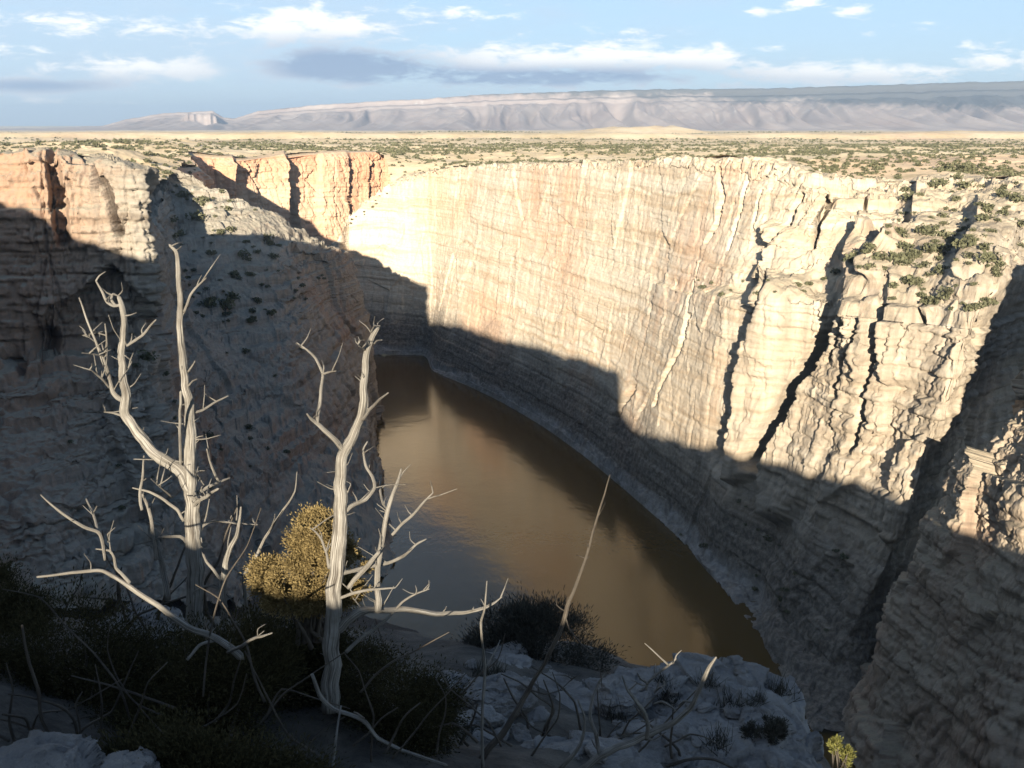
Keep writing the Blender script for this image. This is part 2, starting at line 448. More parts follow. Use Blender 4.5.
# --- east wall of the main canyon: rim pixel + distance, shore pixel, ledge pixels
RIM = [(300, 262, 935), (338, 238, 905), (352, 212, 925), (388, 186, 914), (430, 173, 884), (470, 167, 842), (520, 165, 760), (570, 165, 688),
       (620, 163, 628), (670, 160, 576), (720, 160, 530), (765, 163, 496), (815, 175, 464), (865, 186, 466), (920, 186, 470), (975, 183, 458), (1040, 180, 440)]
SHORE = [(300, 351), (330, 352), (352, 354), (385, 355), (424, 356), (433, 371), (468, 386), (503, 403), (545, 428), (585, 457), (625, 490), (660, 521),
         (692, 553), (725, 592), (755, 632), (780, 672), (800, 710)]
rimP = np.array([at_d(*r) for r in RIM]); shoreP = np.array([at_z(a, b, 0) for a, b in SHORE])
rimP = np.concatenate([rimP, [[300, 470, 182], [400, 480, 182]]]); shoreP = np.concatenate([shoreP, [[113, 299, 0], [250, 345, 0]]])
LEDGE = {10: ((692, 294, .62), (696, 284, .68)), 11: ((728, 300, .55), (738, 286, .66)), 12: ((772, 298, .5), (796, 276, .66)),
         13: ((818, 304, .48), (846, 264, .72)), 14: ((866, 312, .48), (890, 262, .74)), 15: ((922, 320, .5), (945, 258, .78)), 16: ((985, 328, .5), (1005, 262, .78))}
nst = len(rimP)
prof = [(0, 0), (.05, .028), (.11, .045), (.36, .20), (.52, .40), (.66, .62), (.73, .655), (.95, .985), (1, 1)]
lev = []
for q, h in prof:
    p = shoreP + (rimP - shoreP) * q; p[:, 2] = rimP[:, 2] * h; lev.append(p)
lev = np.array(lev)
LD = {10: (505, 514), 11: (460, 472), 12: (424, 440), 13: (408, 424), 14: (381, 398), 15: (357, 376), 16: (334, 354)}
for i, (a, b) in LEDGE.items():
    for k, (px, py, f), D in ((5, a, LD[i][0]), (6, b, LD[i][1])):
        lev[k, i] = at_d(px, py, D)
    for k, f in ((3, .42), (4, .72)):
        lev[k, i] = lev[2, i] + (lev[5, i] - lev[2, i]) * f
        lev[k, i, 2] = lev[2, i, 2] + (lev[5, i, 2] - lev[2, i, 2]) * (f * 0.75 if k == 3 else f * .92)
    lev[7, i] = lev[6, i] + (lev[8, i] - lev[6, i]) * np.array([.8, .8, .88])

# --- red cliff across the side canyon
RED = [(150, 152, 900), (188, 155, 945), (235, 160, 975), (262, 158, 1000), (300, 155, 1035), (340, 153, 1070), (378, 152, 1105), (400, 152, 1120)]
redR = np.array([at_d(*r) for r in RED])
redR[0] = (-243, 800, 165); redR = np.concatenate([[at_d(171, 178, 665) + np.array([-1, 14, -1])], redR])
redB = redR + np.array([[25, -30, 0]]); redB[:, 2] = 45

# --- headland west of the river (levels bottom -> top)
HL = [
 [(-400, 290, 60), (-407, 310, 78), (-414, 325, 105), (-420, 335, 130), (-422, 355, 168)],
 [(-270, 285, 58), (-274, 300, 78), (-278, 320, 105), (-282, 335, 130), (-285, 350, 168)],
 [('d', 0, 600, 272), ('d', 0, 520, 288), ('d', 0, 430, 316), ('d', 0, 345, 340), ('d', 0, 153, 356)],
 [('d', 130, 600, 292), ('d', 110, 520, 308), ('d', 88, 430, 328), ('d', 78, 350, 347), ('d', 72, 160, 361)],
 [('d', 205, 600, 318), ('d', 186, 520, 334), ('d', 168, 420, 350), ('d', 161, 335, 361), ('d', 153, 172, 368)],
 [('d', 235, 600, 345), ('d', 205, 490, 390), ('d', 184, 390, 440), ('d', 166, 310, 470), ('d', 152, 228, 500)],
 [('d', 262, 600, 372), ('d', 232, 480, 425), ('d', 205, 350, 495), ('d', 180, 245, 575), ('d', 171, 178, 665)],
 [('d', 290, 600, 395), ('d', 266, 475, 446), ('d', 240, 345, 520), ('d', 222, 240, 590), ('d', 208, 184, 648)],
 [('z', 350, 598, 0), ('d', 312, 455, 490), ('d', 290, 325, 552), ('d', 275, 250, 603), ('d', 258, 206, 640)],
 [('z', 396, 558, 0), ('d', 348, 430, 560), ('d', 332, 303, 640), ('d', 330, 268, 650), ('d', 325, 242, 664)],
 [('z', 378, 455, 0), ('d', 370, 385, 665), ('d', 362, 312, 682), ('d', 354, 278, 688), ('d', 345, 253, 696)],
 [('z', 371, 395, 0), ('d', 366, 360, 720), ('d', 356, 315, 722), ('d', 346, 285, 724), ('d', 338, 262, 726)],
 [(-165, 815, 0), (-170, 810, 30), (-180, 805, 55), (-190, 800, 75), (-200, 795, 85)],
 [(-340, 880, 0), (-340, 870, 40), (-335, 850, 80), (-330, 830, 110), (-320, 800, 130)],
]
def rp(t):
    if t[0] == 'd': return at_d(*t[1:])
    if t[0] == 'z': return at_z(*t[1:])
    return np.array(t, float)
HLP = np.array([[rp(t) for t in s] for s in HL]).transpose(1, 0, 2)

# --- plateau height: follows the rims, sinks gently towards the far plain
ctrl = np.concatenate([rimP[3:17], redR, HLP[4, :8], [[-330, 620, 173], [-300, 780, 166], [-330, 900, 166], [-420, 500, 184], [-560, 800, 186], [300, 600, 180], [500, 500, 186]]])
def Hp(x, y):
    x = np.asarray(x, float); y = np.asarray(y, float)
    far = np.interp(y, [300, 1000, 2500, 5000, 9000, 14000, 25000, 60000], [182, 166, 158, 150, 128, 105, 120, 60])
    w0 = 1 / (200.0 ** 2.5); num = far * w0; den = np.full(x.shape, w0)
    for c in ctrl:
        w = 1 / (np.hypot(x - c[0], y - c[1]) + 18) ** 2.5
        num = num + w * c[2]; den = den + w
    near = 1 - sstep(1500, 5000, y)
    h = num / den
    h = h + (3.4 * fbm(x / 120, y / 120, 0 * x, 4, 77) + 0.5 * fbm(x / 14, y / 14, 0 * x, 3, 78)) * (0.35 + 0.65 * near)
    h = h + 11 * fbm(x / 800, y / 900, 0 * x, 3, 79) * sstep(1100, 2500, y)
    h = h + (1.6 * (1 - 2.2 * np.abs(pn(x / 75, y / 75, 0 * x, 83))) + 1.0 * pn(x / 32, y / 32, 0 * x, 84)) * (1 - sstep(2200, 4000, y))
    h = h + 16 * np.exp(-(((x + 282) / 52) ** 2 + ((y - 690) / 75) ** 2)) + 6 * np.exp(-(((x + 330) / 50) ** 2 + ((y - 600) / 60) ** 2))
    h = h + 13 * np.exp(-(((x + 420) / 130) ** 2 + ((y - 1120) / 170) ** 2))
    return h

def skirts(top, out, dists):
    res = []
    for k, d in enumerate(dists):
        p = top + out * d; hp = Hp(p[:, 0], p[:, 1]); f = min(1, (k + 1) / 2.0)
        p[:, 2] = top[:, 2] * (1 - f) + hp * f + (0.4 if k < len(dists) - 1 else -5)
        res.append(p)
    return np.array(res)
def outdir(a, b):
    d = (b - a) * np.array([1, 1, 0]); return d / np.linalg.norm(d, axis=1, keepdims=True)

# ---- build the east wall
o = outdir(shoreP, rimP)
o[:5] = o[:5] * .2 + np.array([[0.35, .9, 0]]); o /= np.linalg.norm(o, axis=1, keepdims=True)
sk = skirts(rimP, o, [6, 20, 45])
for i in range(3): sk[:, i, 2] = rimP[i, 2] - np.array([1, 6, 25])
L = np.concatenate([lev, sk])
P = loft(L, 1150, [14, 10, 60, 55, 80, 24, 110, 16, 10, 12, 12], 4)
n = normals(P)
dsp = rock_disp(P, n, 100, rib=0.9, block=1.0, strata=.8)
px, py, dep = project(P)
# calm the far smooth face, roughen the near broken buttresses
rough = 0.30 + 0.62 * sstep(700, 870, px)
dsp *= rough
FISS = [([(764, 258), (757, 290), (752, 330), (741, 370), (735, 410), (727, 445)], 8, 24),
        ([(772, 275), (768, 300), (762, 320)], 2.5, 6),
        ([(850, 288), (838, 315), (817, 350), (797, 388), (776, 425), (758, 460)], 13, 32),
        ([(836, 188), (827, 206), (817, 222), (811, 248)], 4.5, 11),
        ([(798, 195), (789, 215), (782, 232), (774, 246)], 3.2, 8),
        ([(866, 194), (867, 206)], 2, 5),
        ([(899, 308), (893, 328), (889, 348)], 8, 14), ([(880, 318), (868, 345), (855, 365), (845, 395)], 3.5, 8),
        ([(862, 318), (850, 340), (838, 360)], 3, 8), ([(928, 312), (928, 322)], 3, 7),
        ([(888, 350), (876, 385), (868, 415), (855, 450)], 4, 9),
        ([(907, 218), (893, 232), (880, 247)], 8, 14), ([(889, 256), (884, 262)], 5, 8), ([(973, 224), (968, 236), (960, 246)], 6, 12),
        ([(692, 315), (684, 345), (668, 380), (655, 405)], 2.4, 3), ([(633, 388), (620, 405), (612, 432)], 3.5, 8),
        ([(718, 172), (722, 195), (716, 225), (705, 242)], 2.2, 3), 
        
        ([(700, 262), (690, 300), (688, 330)], 1.2, 1.5), ([(745, 180), (738, 215), (728, 250)], 1.6, 2), ([(760, 190), (752, 230)], 1.2, 3)]
wob = 2.2 * facet(px / 26, py / 34, 0 * px, 5) + .9 * facet(px / 9, py / 11, 0 * px, 6)
for poly, w, d in FISS:
    dist, side = seg_dist(px + wob * min(1, w / 4), py, poly)
    k = 1 - sstep(w * 0.45, w * 1.15, dist)
    dsp -= d * k
    if w < 4.6: continue
    dsp += d * 0.38 * np.clip(1 - (side - w) / (w * 4.5), 0, 1) * sstep(w * .7, w * 1.1, side) * (1 - sstep(w * 4, w * 5.5, dist))
    dsp -= d * 0.12 * np.exp(-((side + w * 1.5) / (w * 1.4)) ** 2) * (1 - sstep(w * 2.5, w * 4, dist)) * (side < 0)
# buttress waves of the lower right wall
bw = np.interp(px - (py - 300) * -0.35, [640, 700, 760, 800, 850, 900, 960, 1030], [0, 3, -3, 5, -6, 7, -2, -10])
dsp += bw * sstep(280, 330, py) * (1 - sstep(700, 760, py)) * 0.7
fade = np.ones(P.shape[0]); fade[-44:-30] = np.linspace(1, .25, 14); fade[-30:] = .25; fade[-10:] = 0; fade[:12] = np.linspace(.1, 1, 12)
P = push(P, n, dsp * fade[:, None])
P = terrace(P, n, 8.0, .75, 430)
rimrow = np.exp(-((np.arange(P.shape[0]) - (P.shape[0] - 40)) / 11.0) ** 2)[:, None]
P[..., 2] += rimrow * (3.2 * facet(P[..., 0] / 8, P[..., 1] / 8, P[..., 2] / 8, 401) + 1.6 * facet(P[..., 0] / 3.2, P[..., 1] / 3.2, P[..., 2] / 3, 402))
# bushes need this later
wallP = P
structure(mesh_np('canyon_wall', P, grid_quads(*P.shape[:2]), M['wall']), 'sunlit pale limestone canyon wall rising from the far bank of the brown river', 'cliff')
add_bvh(P)

# ---- red cliff
od = np.tile(np.array([[-0.35, 0.94, 0]]), (len(redR), 1))
lev = []
for q, h in [(0, 0), (.35, .2), (.55, .33), (.75, .6), (.9, .93), (1, 1)]:
    p = redB + (redR - redB) * q; p[:, 2] = redB[:, 2] + (redR[:, 2] - redB[:, 2]) * h; lev.append(p)
L = np.concatenate([np.array(lev), skirts(redR, od, [8, 25, 50])])
P = loft(L, 520, [16, 14, 40, 50, 20, 10, 10, 10], 3)
n = normals(P); px, py, dep = project(P)
dsp = rock_disp(P, n, 300, rib=1.5, block=1.2, strata=0.7)
saw = np.interp(px, [150, 190, 214, 232, 236, 262, 284, 288, 318, 322, 345, 350, 368, 380], [0, 0, 2, 14, -10, 0, 16, -14, -2, 6, 9, 0, 3, 0])
dsp += saw * .9 * sstep(0, 30, np.arange(P.shape[0]))[:, None]
fade = np.ones(P.shape[0]); fade[-46:-28] = np.linspace(1, .12, 18); fade[-28:] = .12; fade[-8:] = 0
P = push(P, n, dsp * fade[:, None])
structure(mesh_np('red_cliff', P, grid_quads(*P.shape[:2]), M['red']), 'distant fluted red orange cliff across the side canyon', 'cliff')
add_bvh(P)

# ---- headland
od = np.zeros((len(HL), 3)); od[:, 1] = 1; od[4:7] = [-.8, .6, 0]; od[7:] = [-.75, .65, 0]
top = HLP[4]
sk = skirts(top, od, [7, 22, 50])
for i in range(8, 14):
    sk[:, i, 2] = top[i, 2] - np.array([4, 14, 40])
L = np.concatenate([HLP, sk])
P = loft(L, 900, [70, 90, 90, 110, 12, 12, 12], 3)
n = normals(P); px, py, dep = project(P)
tower = (1 - sstep(158, 172, px)) * (dep < 440)
slope = sstep(170, 200, px)
dsp = rock_disp(P, n, 500, rib=1.0, block=1.0, strata=0.8) * (0.85 + 0.75 * tower)
HF = [([(52, 158), (58, 190), (60, 215), (63, 240)], 8, 10), ([(95, 165), (108, 195), (118, 232)], 5, 10), 
      ([(148, 178), (155, 215), (160, 262), (162, 310)], 6, 9), ([(42, 340), (54, 342)], 12, 10), ([(12, 355), (20, 360)], 9, 8),
      ([(165, 300), (168, 330)], 6, 7)]
wob = 3.0 * facet(px / 24, py / 30, 0 * px, 15)
for poly, w, d in HF:
    dist, side = seg_dist(px + wob, py, poly)
    dsp -= d * (1 - sstep(w * .4, w * 1.2, dist)) * (dep < 440)
fade = np.ones(P.shape[0]); fade[-48:-34] = np.linspace(1, .45, 14); fade[-34:] = .3; fade[-8:] = 0
P = push(P, n, dsp * fade[:, None])
P = terrace(P, n, 7.0, .7, 530)
# broken crest of the left tower
crest = np.exp(-((np.arange(P.shape[0]) - 360) / 18.0) ** 2)[:, None] * tower
rv, f1, f2 = cells(P[..., 0] / 9, P[..., 1] / 9, 0 * px, 61)
P[..., 2] += crest * (rv - .5) * 1.6
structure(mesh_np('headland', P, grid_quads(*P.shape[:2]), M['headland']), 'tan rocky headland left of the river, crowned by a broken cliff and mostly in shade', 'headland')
add_bvh(P)
headP = P

# ---- near buttress on the right
FB = np.array([(128, 332, 0), (112, 303, 0), (114, 262, 0), (125, 235, 0), (165, 212, 0), (230, 195, 0)], float)
FT = np.array([(225, 350, 140), (161, 302, 114), (166, 290, 128), (180, 288, 168), (232, 287, 178), (300, 275, 184)], float)
lev = []
for q, h in [(0, 0), (.22, .22), (.48, .52), (.70, .77), (.87, .92), (1, 1), (1.5, .99), (1.9, .85)]:
    p = FB + (FT - FB) * q; p[:, 2] = FT[:, 2] * h; lev.append(p)
L = np.array(lev)
L[6, :, :] = L[5] + np.array([14, 22, 2.0]); L[7, :, :] = L[5] + np.array([24, 45, -22.0])
P = loft(L, 520, [30, 60, 70, 60, 40, 40, 20], 4)
n = normals(P)
dsp = rock_disp(P, n, 700, rib=1.3, block=1.2, strata=.6)
P = push(P, n, dsp, .7)
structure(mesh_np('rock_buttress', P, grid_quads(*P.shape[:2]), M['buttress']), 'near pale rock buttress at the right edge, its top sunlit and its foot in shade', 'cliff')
add_bvh(P)

# ---- plateau and far plain: one sheet out to the horizon, cut where the canyon is
hole = [tuple(p[:2]) for p in (rimP + o * 9)[::-1][:-3]]
hole += [tuple(p[:2]) for p in (redR + np.array([-4, 8, 0]))[::-1][1:]]
hole += [tuple((HLP[4, i] + od[i] * 9)[:2]) for i in (5, 4, 3, 2, 1, 0)]
hole += [(-900, 380), (-900, -50), (900, -50), (900, 430)]
def inside(x, y, poly):
    c = np.zeros(x.shape, bool); j = len(poly) - 1
    for i in range(len(poly)):
        (xi, yi), (xj, yj) = poly[i], poly[j]
        c ^= ((yi > y) != (yj > y)) & (x < (xj - xi) * (y - yi) / (yj - yi + 1e-12) + xi); j = i
    return c
Dr = np.concatenate([np.geomspace(345, 1500, 420), np.geomspace(1505, 34000, 260)])
tx = np.concatenate([np.linspace(-1.9, -.72, 50, endpoint=False), np.linspace(-.72, .72, 760), np.linspace(.73, 1.9, 50)])
Y, T = np.meshgrid(Dr, tx, indexing='ij'); X = Y * T
Z = Hp(X, Y)
rk, f1, f2 = cells(X / 11, Y / 11, 0 * X, 91)
Z = Z + (rk - .5) * 1.3 * (Y < 1100) * sstep(.0, .4, pn(X / 90, Y / 90, 0 * X, 92))
# a low red butte far out on the plain and faint benches
Z = Z + 42 * sstep(0, 1, 1.6 - np.abs((X - 640) / 260)) * sstep(0, 1, 1.5 - np.abs((Y - 5200) / 300)) * (0.8 + .2 * pn(X / 60, Y / 60, 0 * X, 93))
Z = Z + 14 * sstep(2600, 2680, Y + 250 * pn(X / 500, 0 * X, 0 * X, 94)) * (1 - sstep(2900, 4200, Y))
P = np.stack([X, Y, Z], -1)
cx = (X[:-1, :-1] + X[1:, 1:]) / 2; cy = (Y[:-1, :-1] + Y[1:, 1:]) / 2
mask = ~inside(cx, cy, hole)
structure(mesh_np('plateau', P, grid_quads(*P.shape[:2], mask), M['plateau']), 'dry tan plateau stretching from the canyon rims to the mountains', 'ground')
bvh_parts.append((P.reshape(-1, 3), grid_quads(*P.shape[:2], mask & (cy < 2500))))
platP, platMask = P, mask

# ---- mountains along the horizon
SKY = [(60, 129), (120, 126), (142, 120), (180, 114), (205, 113), (226, 112), (236, 118), (246, 119), (270, 112), (320, 107), (380, 103), (430, 101), (480, 97), (540, 95),
       (600, 93), (660, 92), (720, 92), (780, 91), (850, 89), (920, 87), (1024, 85), (1200, 83), (1400, 84)]
mx = np.linspace(-130, 1350, 1100); dd = np.linspace(0, 1, 150)
A, B = np.meshgrid(dd, mx, indexing='ij')
DM = 10500 + 5500 * A + 900 * np.sin(B / 300) * (1 - A)
Xm = (B - 512) / F * DM / 0.99
topy = np.interp(B, [s[0] for s in SKY], [s[1] for s in SKY])
crestz = CZ + (122.9 - topy) / F * 14300
base = np.interp(DM, [9000, 14000, 17000], [126, 110, 110])
warp = 240 * pn(Xm / 900, DM / 1800, 0 * Xm, 40)
rid = 1 - np.abs(pn((Xm + warp + 60 * pn(Xm / 300, DM / 700, 0 * Xm, 47)) / 400, DM / 7000, 0 * Xm, 41)) * 2.0
rid2 = 1 - np.abs(pn((Xm + warp) / 170, DM / 3000, 0 * Xm, 42)) * 2.0
prof_ = np.interp(A, [0, .12, .30, .45, .56, .565, .60, .606, 1], [0, .03, .17, .42, .70, .78, .84, 1.0, 1.0])
flut = np.interp(A, [0, .1, .33, .47, .56, .70, 1], [0, .09, .36, .30, .02, .0, .0])
hh = np.clip(crestz - base, 5, None)
Zm = base + hh * np.clip(prof_ + flut * (rid - .45) + .30 * flut * (rid2 - .4), 0, 1.03) + 10 * fbm(Xm / 160, DM / 160, 0 * Xm, 3, 43) * sstep(.1, .5, A)
Zm = np.maximum(Zm, base + hh * (.86 + .12 * pn(B / 9, 0 * B, 0 * B, 49)) * sstep(.38, .44, A + .05 * pn(B / 5, 0 * B, 0 * B, 48)) * sstep(178, 204, B) * (1 - sstep(226, 238, B)))
Zm -= 25 * (1 - sstep(0, .05, A)) 
Pm = np.stack([Xm, DM, Zm], -1)
structure(mesh_np('mountains', Pm, grid_quads(*Pm.shape[:2]), M['mountain']), 'long hazy flat-topped mountain ridge along the horizon', 'mountains')

# ---- river
wv = np.array([(-900, 150, 0), (500, 150, 0), (500, 1300, 0), (-900, 1300, 0)], float)
structure(mesh_np('river', wv, np.array([[0, 1, 2, 3]]), M['water']), 'brown river winding along the canyon floor', 'water')

# ---- our own rim: its crest is what shades the canyon
SIL = [(-520, 250), (-300, 262), (-218, 256), (-190, 243), (-174, 237), (-125, 231), (-95, 221), (-60, 214), (-25, 205), (-10, 201.3), (-6, 198.9), (-3.5, 198.2), (-2.2, 198.14),
       (-.5, 197.87), (.5, 197.6), (1.8, 197.25), (2.8, 197.0), (3.6, 193), (5.0, 172), (12, 163), (50, 161), (95, 157), (110, 149), (200, 142), (400, 140)]
ARR = [(-520, 300), (-300, 165), (-174, 70), (-100, 28), (-40, 4), (-10, -5), (-4, -4), (2.5, -4), (6, -12), (20, -40), (60, -60), (400, -60)]
def uv_of(x, y):
    c, s = math.cos(SUN_AZ), math.sin(SUN_AZ); return x * c - y * s, x * s + y * c
def rim_z(u, a, detail=True):
    S = np.interp(u, [s[0] for s in SIL], [s[1] for s in SIL]); ar = np.interp(u, [s[0] for s in ARR], [s[1] for s in ARR])
    S = S + sstep(8, 30, np.abs(u)) * (2.6 * pn(u / 15, 0 * u, 0 * u, 131) + 1.6 * facet(u / 6, 0 * u, 0 * u, 132) + .7 * pn(u / 2.5, 0 * u, 0 * u, 133))
    top = S - TE * ar
    f = a - ar
    near = np.exp(-(u / 9.0) ** 2)
    F0 = 5 + 12.5 * near
    z = top - .36 * np.clip(f, 0, F0) - 2.0 * np.clip(f - F0, 0, None) + .06 * np.clip(f, -200, 0)
    x = u * math.cos(SUN_AZ) + a * math.sin(SUN_AZ)
    floor = np.clip((-x - 40) * .3, -8, 52)
    z = np.maximum(z, floor)
    if detail:
        w = sstep(1, 10, np.abs(f))
        z = z + w * (3.0 * fbm(u / 22, a / 22, 0 * u, 4, 120) * sstep(14, 60, np.hypot(u, a)) + .25 * fbm(u / 2, a / 2, 0 * u, 3, 121))
    return z
t = np.linspace(-1, 1, 420); us = np.sinh(t * 5.2) / math.sinh(5.2) * 460 - 20 * t ** 2
as_ = np.sinh(np.linspace(-1, 1, 360) * 4.6) / math.sinh(4.6) * 360 + 4
U, Aa = np.meshgrid(us, as_, indexing='xy')
ze = rim_z(U, Aa)
c_, s_ = math.cos(SUN_AZ), math.sin(SUN_AZ)
Pe = np.stack([U * c_ + Aa * s_, -U * s_ + Aa * c_, ze], -1)
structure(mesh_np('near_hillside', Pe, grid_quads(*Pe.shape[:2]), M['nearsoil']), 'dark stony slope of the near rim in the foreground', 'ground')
bvh_parts.append((Pe.reshape(-1, 3), grid_quads(*Pe.shape[:2])))

# ------------------------------------------------------------------ terrain ray casting
def make_bvh(parts):
    vs, fs, off = [], [], 0
    for v, q in parts:
        vs.append(v); fs.append(q + off); off += len(v)
    return BVHTree.FromPolygons(np.concatenate(vs).tolist(), np.concatenate(fs).tolist())
BVH = make_bvh(bvh_parts)
CAM = Vector((0, 0, CZ))
def hit(px, py):
    d = Vector(ray(px, py)).normalized()
    loc, nor, idx, dist = BVH.ray_cast(CAM, d)
    if loc is None: return None
    if nor.dot(d) > 0: nor = -nor
    return loc, nor, dist

# ------------------------------------------------------------------ foliage
def leaf_quads(C, size, asp=0.5, r=None, dirs=None):
    """one randomly turned quad per centre"""
    r = r or rng; n = len(C)
    a = r.normal(size=(n, 3)) if dirs is None else dirs + r.normal(size=(n, 3)) * .45
    a /= np.linalg.norm(a, axis=1, keepdims=True)
    b = np.cross(a, r.normal(size=(n, 3))); b /= np.linalg.norm(b, axis=1, keepdims=True) + 1e-9
    s = (np.asarray(size) * r.uniform(.6, 1.3, n))[:, None]
    a = a * s; b = b * s * asp
    V = np.stack([C - a - b * .6, C - a * .1 + b * -1, C + a, C + a * .0 + b], 1).reshape(-1, 3)
    return V, np.arange(4 * n).reshape(n, 4)

def bush_cloud(n, r, flat=.75, lumps=6):
    """points in a lumpy bush of unit radius standing on z=0"""
    c = r.normal(size=(lumps, 3)) * np.array([.42, .42, .25]); c[:, 2] = np.abs(c[:, 2]) + .35
    rad = r.uniform(.35, .6, lumps)
    k = r.integers(0, lumps, n)
    d = r.normal(size=(n, 3)); d /= np.linalg.norm(d, axis=1, keepdims=True)
    p = c[k] + d * (rad[k] * r.uniform(.55, 1.0, n) ** .5)[:, None]
    p[:, 2] = np.clip(p[:, 2] * flat, -.1, None)
    return p

scrub_meshes = []
for v in range(7):
    r = np.random.default_rng(40 + v)
    V, Q = leaf_quads(bush_cloud(150, r, r.uniform(.6, .85), int(r.integers(4, 8))), .20, .65, r)
    ob = mesh_np('scrub_bush', V, Q, M['scrub'], smooth=False); scrub_meshes.append(ob.data); bpy.data.objects.remove(ob)

n_ind = 0
taken = []
def place_bush(px, py, size, label, group, cat='bush', upness=.25):
    global n_ind
    h = hit(px, py)
    if h is None or h[2] < 60: return False
    loc, nor, dist = h
    if nor.z < upness: return False
    ob = bpy.data.objects.new('scrub_bush', random.choice(scrub_meshes)); col.objects.link(ob)
    ob.location = loc - Vector((0, 0, .15 * size)); ob.rotation_euler = (random.uniform(-.1, .1), random.uniform(-.1, .1), random.uniform(0, 6.28))
    k = size * 1.55 * random.uniform(.85, 1.15); ob.scale = (k, k * random.uniform(.85, 1.1), k * random.uniform(.8, 1.1))
    tag(ob, label, cat, group); n_ind += 1; taken.append((px, py)); return True
def inpoly(x, y, poly): return bool(inside(np.array([float(x)]), np.array([float(y)]), poly)[0])
def scatter(poly, n, s0, s1, label, group, mind=4, up=.25):
    xs = [p[0] for p in poly]; ys = [p[1] for p in poly]; pts = []; got = 0
    for _ in range(n * 30):
        if got >= n: break
        x, y = random.uniform(min(xs), max(xs)), random.uniform(min(ys), max(ys))
        if not inpoly(x, y, poly): continue
        if any((x - a) ** 2 + ((y - b) * 1.6) ** 2 < mind * mind for a, b in pts): continue
        if place_bush(x, y, s0 + (s1 - s0) * random.random() ** 2.2, label, group, upness=up): pts.append((x, y)); got += 1
G1 = ('small dark bush on the shaded stony slope of the left headland', 'bushes on the shaded headland slope')
for x, y, s in [(168, 174, 2.2), (203, 205, 3.2), (199, 219, 3.2), (219, 234, 3.0), (230, 232, 2.6), (244, 256, 2.6), (212, 254, 2.2), (234, 275, 2.6), (250, 275, 2.4), (225, 306, 3.4),
                (234, 299, 2.6), (207, 307, 2.6), (182, 197, 2.4), (172, 222, 2.2), (266, 240, 2.4), (287, 267, 2.4), (279, 281, 2.0), (256, 302, 2.0), (148, 359, 2.4), (172, 236, 2.2)]:
    place_bush(x, y, s * 1.15, *G1)
scatter([(172, 235), (205, 232), (330, 250), (345, 275), (290, 310), (225, 330), (185, 320)], 55, .9, 2.6, *G1)
scatter([(160, 330), (230, 340), (300, 330), (310, 430), (240, 500), (120, 520), (60, 450)], 22, .8, 1.7, *G1, mind=12)
G2 = ('grey green bush on the sunlit top of the left headland', 'bushes on the sunlit headland top')
scatter([(60, 140), (100, 137), (150, 136), (190, 150), (200, 180), (262, 212), (215, 222), (165, 190), (130, 152), (70, 150)], 45, .9, 2.6, *G2, mind=5)
G3 = ('grey green bush on the broken sunlit terrace at the right', 'bushes on the right hand terrace')
for x, y, s in [(858, 254, 4.2), (852, 262, 3.4), (870, 248, 3.0), (985, 288, 2.6), (1000, 300, 3.0), (905, 190, 2.6), (945, 170, 4.0), (958, 172, 4.2), (970, 170, 4.0), (955, 180, 3.0), (1005, 196, 2.6), (930, 187, 3.0), (940, 184, 3.2)]:
    place_bush(x, y, s * .75, *G3)
scatter([(850, 265), (900, 200), (960, 178), (1024, 180), (1024, 310), (985, 318), (890, 300)], 100, 1.0, 3.0, *G3, mind=5, up=.3)
G4 = ('small bush clinging to a ledge of the sunlit canyon wall', 'bushes on the canyon wall ledges')
scatter([(690, 275), (850, 268), (850, 292), (690, 298)], 14, .8, 1.6, *G4, mind=6, up=.2)
scatter([(345, 222), (385, 190), (392, 196), (352, 226)], 10, .9, 1.6, *G4, mind=4, up=.15)
scatter([(600, 480), (700, 470), (860, 560), (860, 640), (780, 620), (700, 560)], 18, .8, 1.8, 'small dark bush on the shaded talus above the far shore', 'bushes on the shaded talus', mind=9, up=.2)

# the far plateau scrub nobody could count
N = 38000
rr = np.random.default_rng(3)
Yr = np.sqrt(rr.uniform(380 ** 2, 5200 ** 2, N * 3)); Yr = np.where(rr.random(N * 3) < .5, rr.uniform(380, 1700, N * 3), Yr)
Tr = rr.uniform(-.62, .62, N * 3); Xr = Yr * Tr
dens = .5 * pn(Xr / 160, Yr / 200, 0 * Xr, 31) + .6 * pn(Xr / 45, Yr / 60, 0 * Xr, 32) + .3 * pn(Xr / 500, Yr / 500, 0 * Xr, 35) + .30
keep = (rr.random(N * 3) < np.clip(dens * 1.6 - .15, .03, .95)) & ~inside(Xr, Yr, hole)
Xr, Yr = Xr[keep][:N], Yr[keep][:N]; Zr = Hp(Xr, Yr)
S = 1.35 * (rr.uniform(.35, 1, len(Xr)) ** 2) * np.interp(Yr, [400, 1200, 5000], [1.5, 2.2, 4.2])
k = np.where(Yr < 1000, 34, 14)
idx = np.repeat(np.arange(len(Xr)), k)
c = rr.normal(size=(len(idx), 3)); c /= np.linalg.norm(c, axis=1, keepdims=True); c *= rr.uniform(.4, 1, (len(idx), 1)) ** .5
c[:, 2] = np.abs(c[:, 2]) * .8
C = np.stack([Xr, Yr, Zr], -1)[idx] + c * S[idx][:, None]
V, Q = leaf_quads(C, np.where(k[idx] > 20, .34, .55) * S[idx], .75, rr)
tag(mesh_np('plateau_scrub', V, Q, M['scrub'], smooth=False), 'low grey green scrub dotted thickly over the tan plateau', 'scrub', kind='stuff')

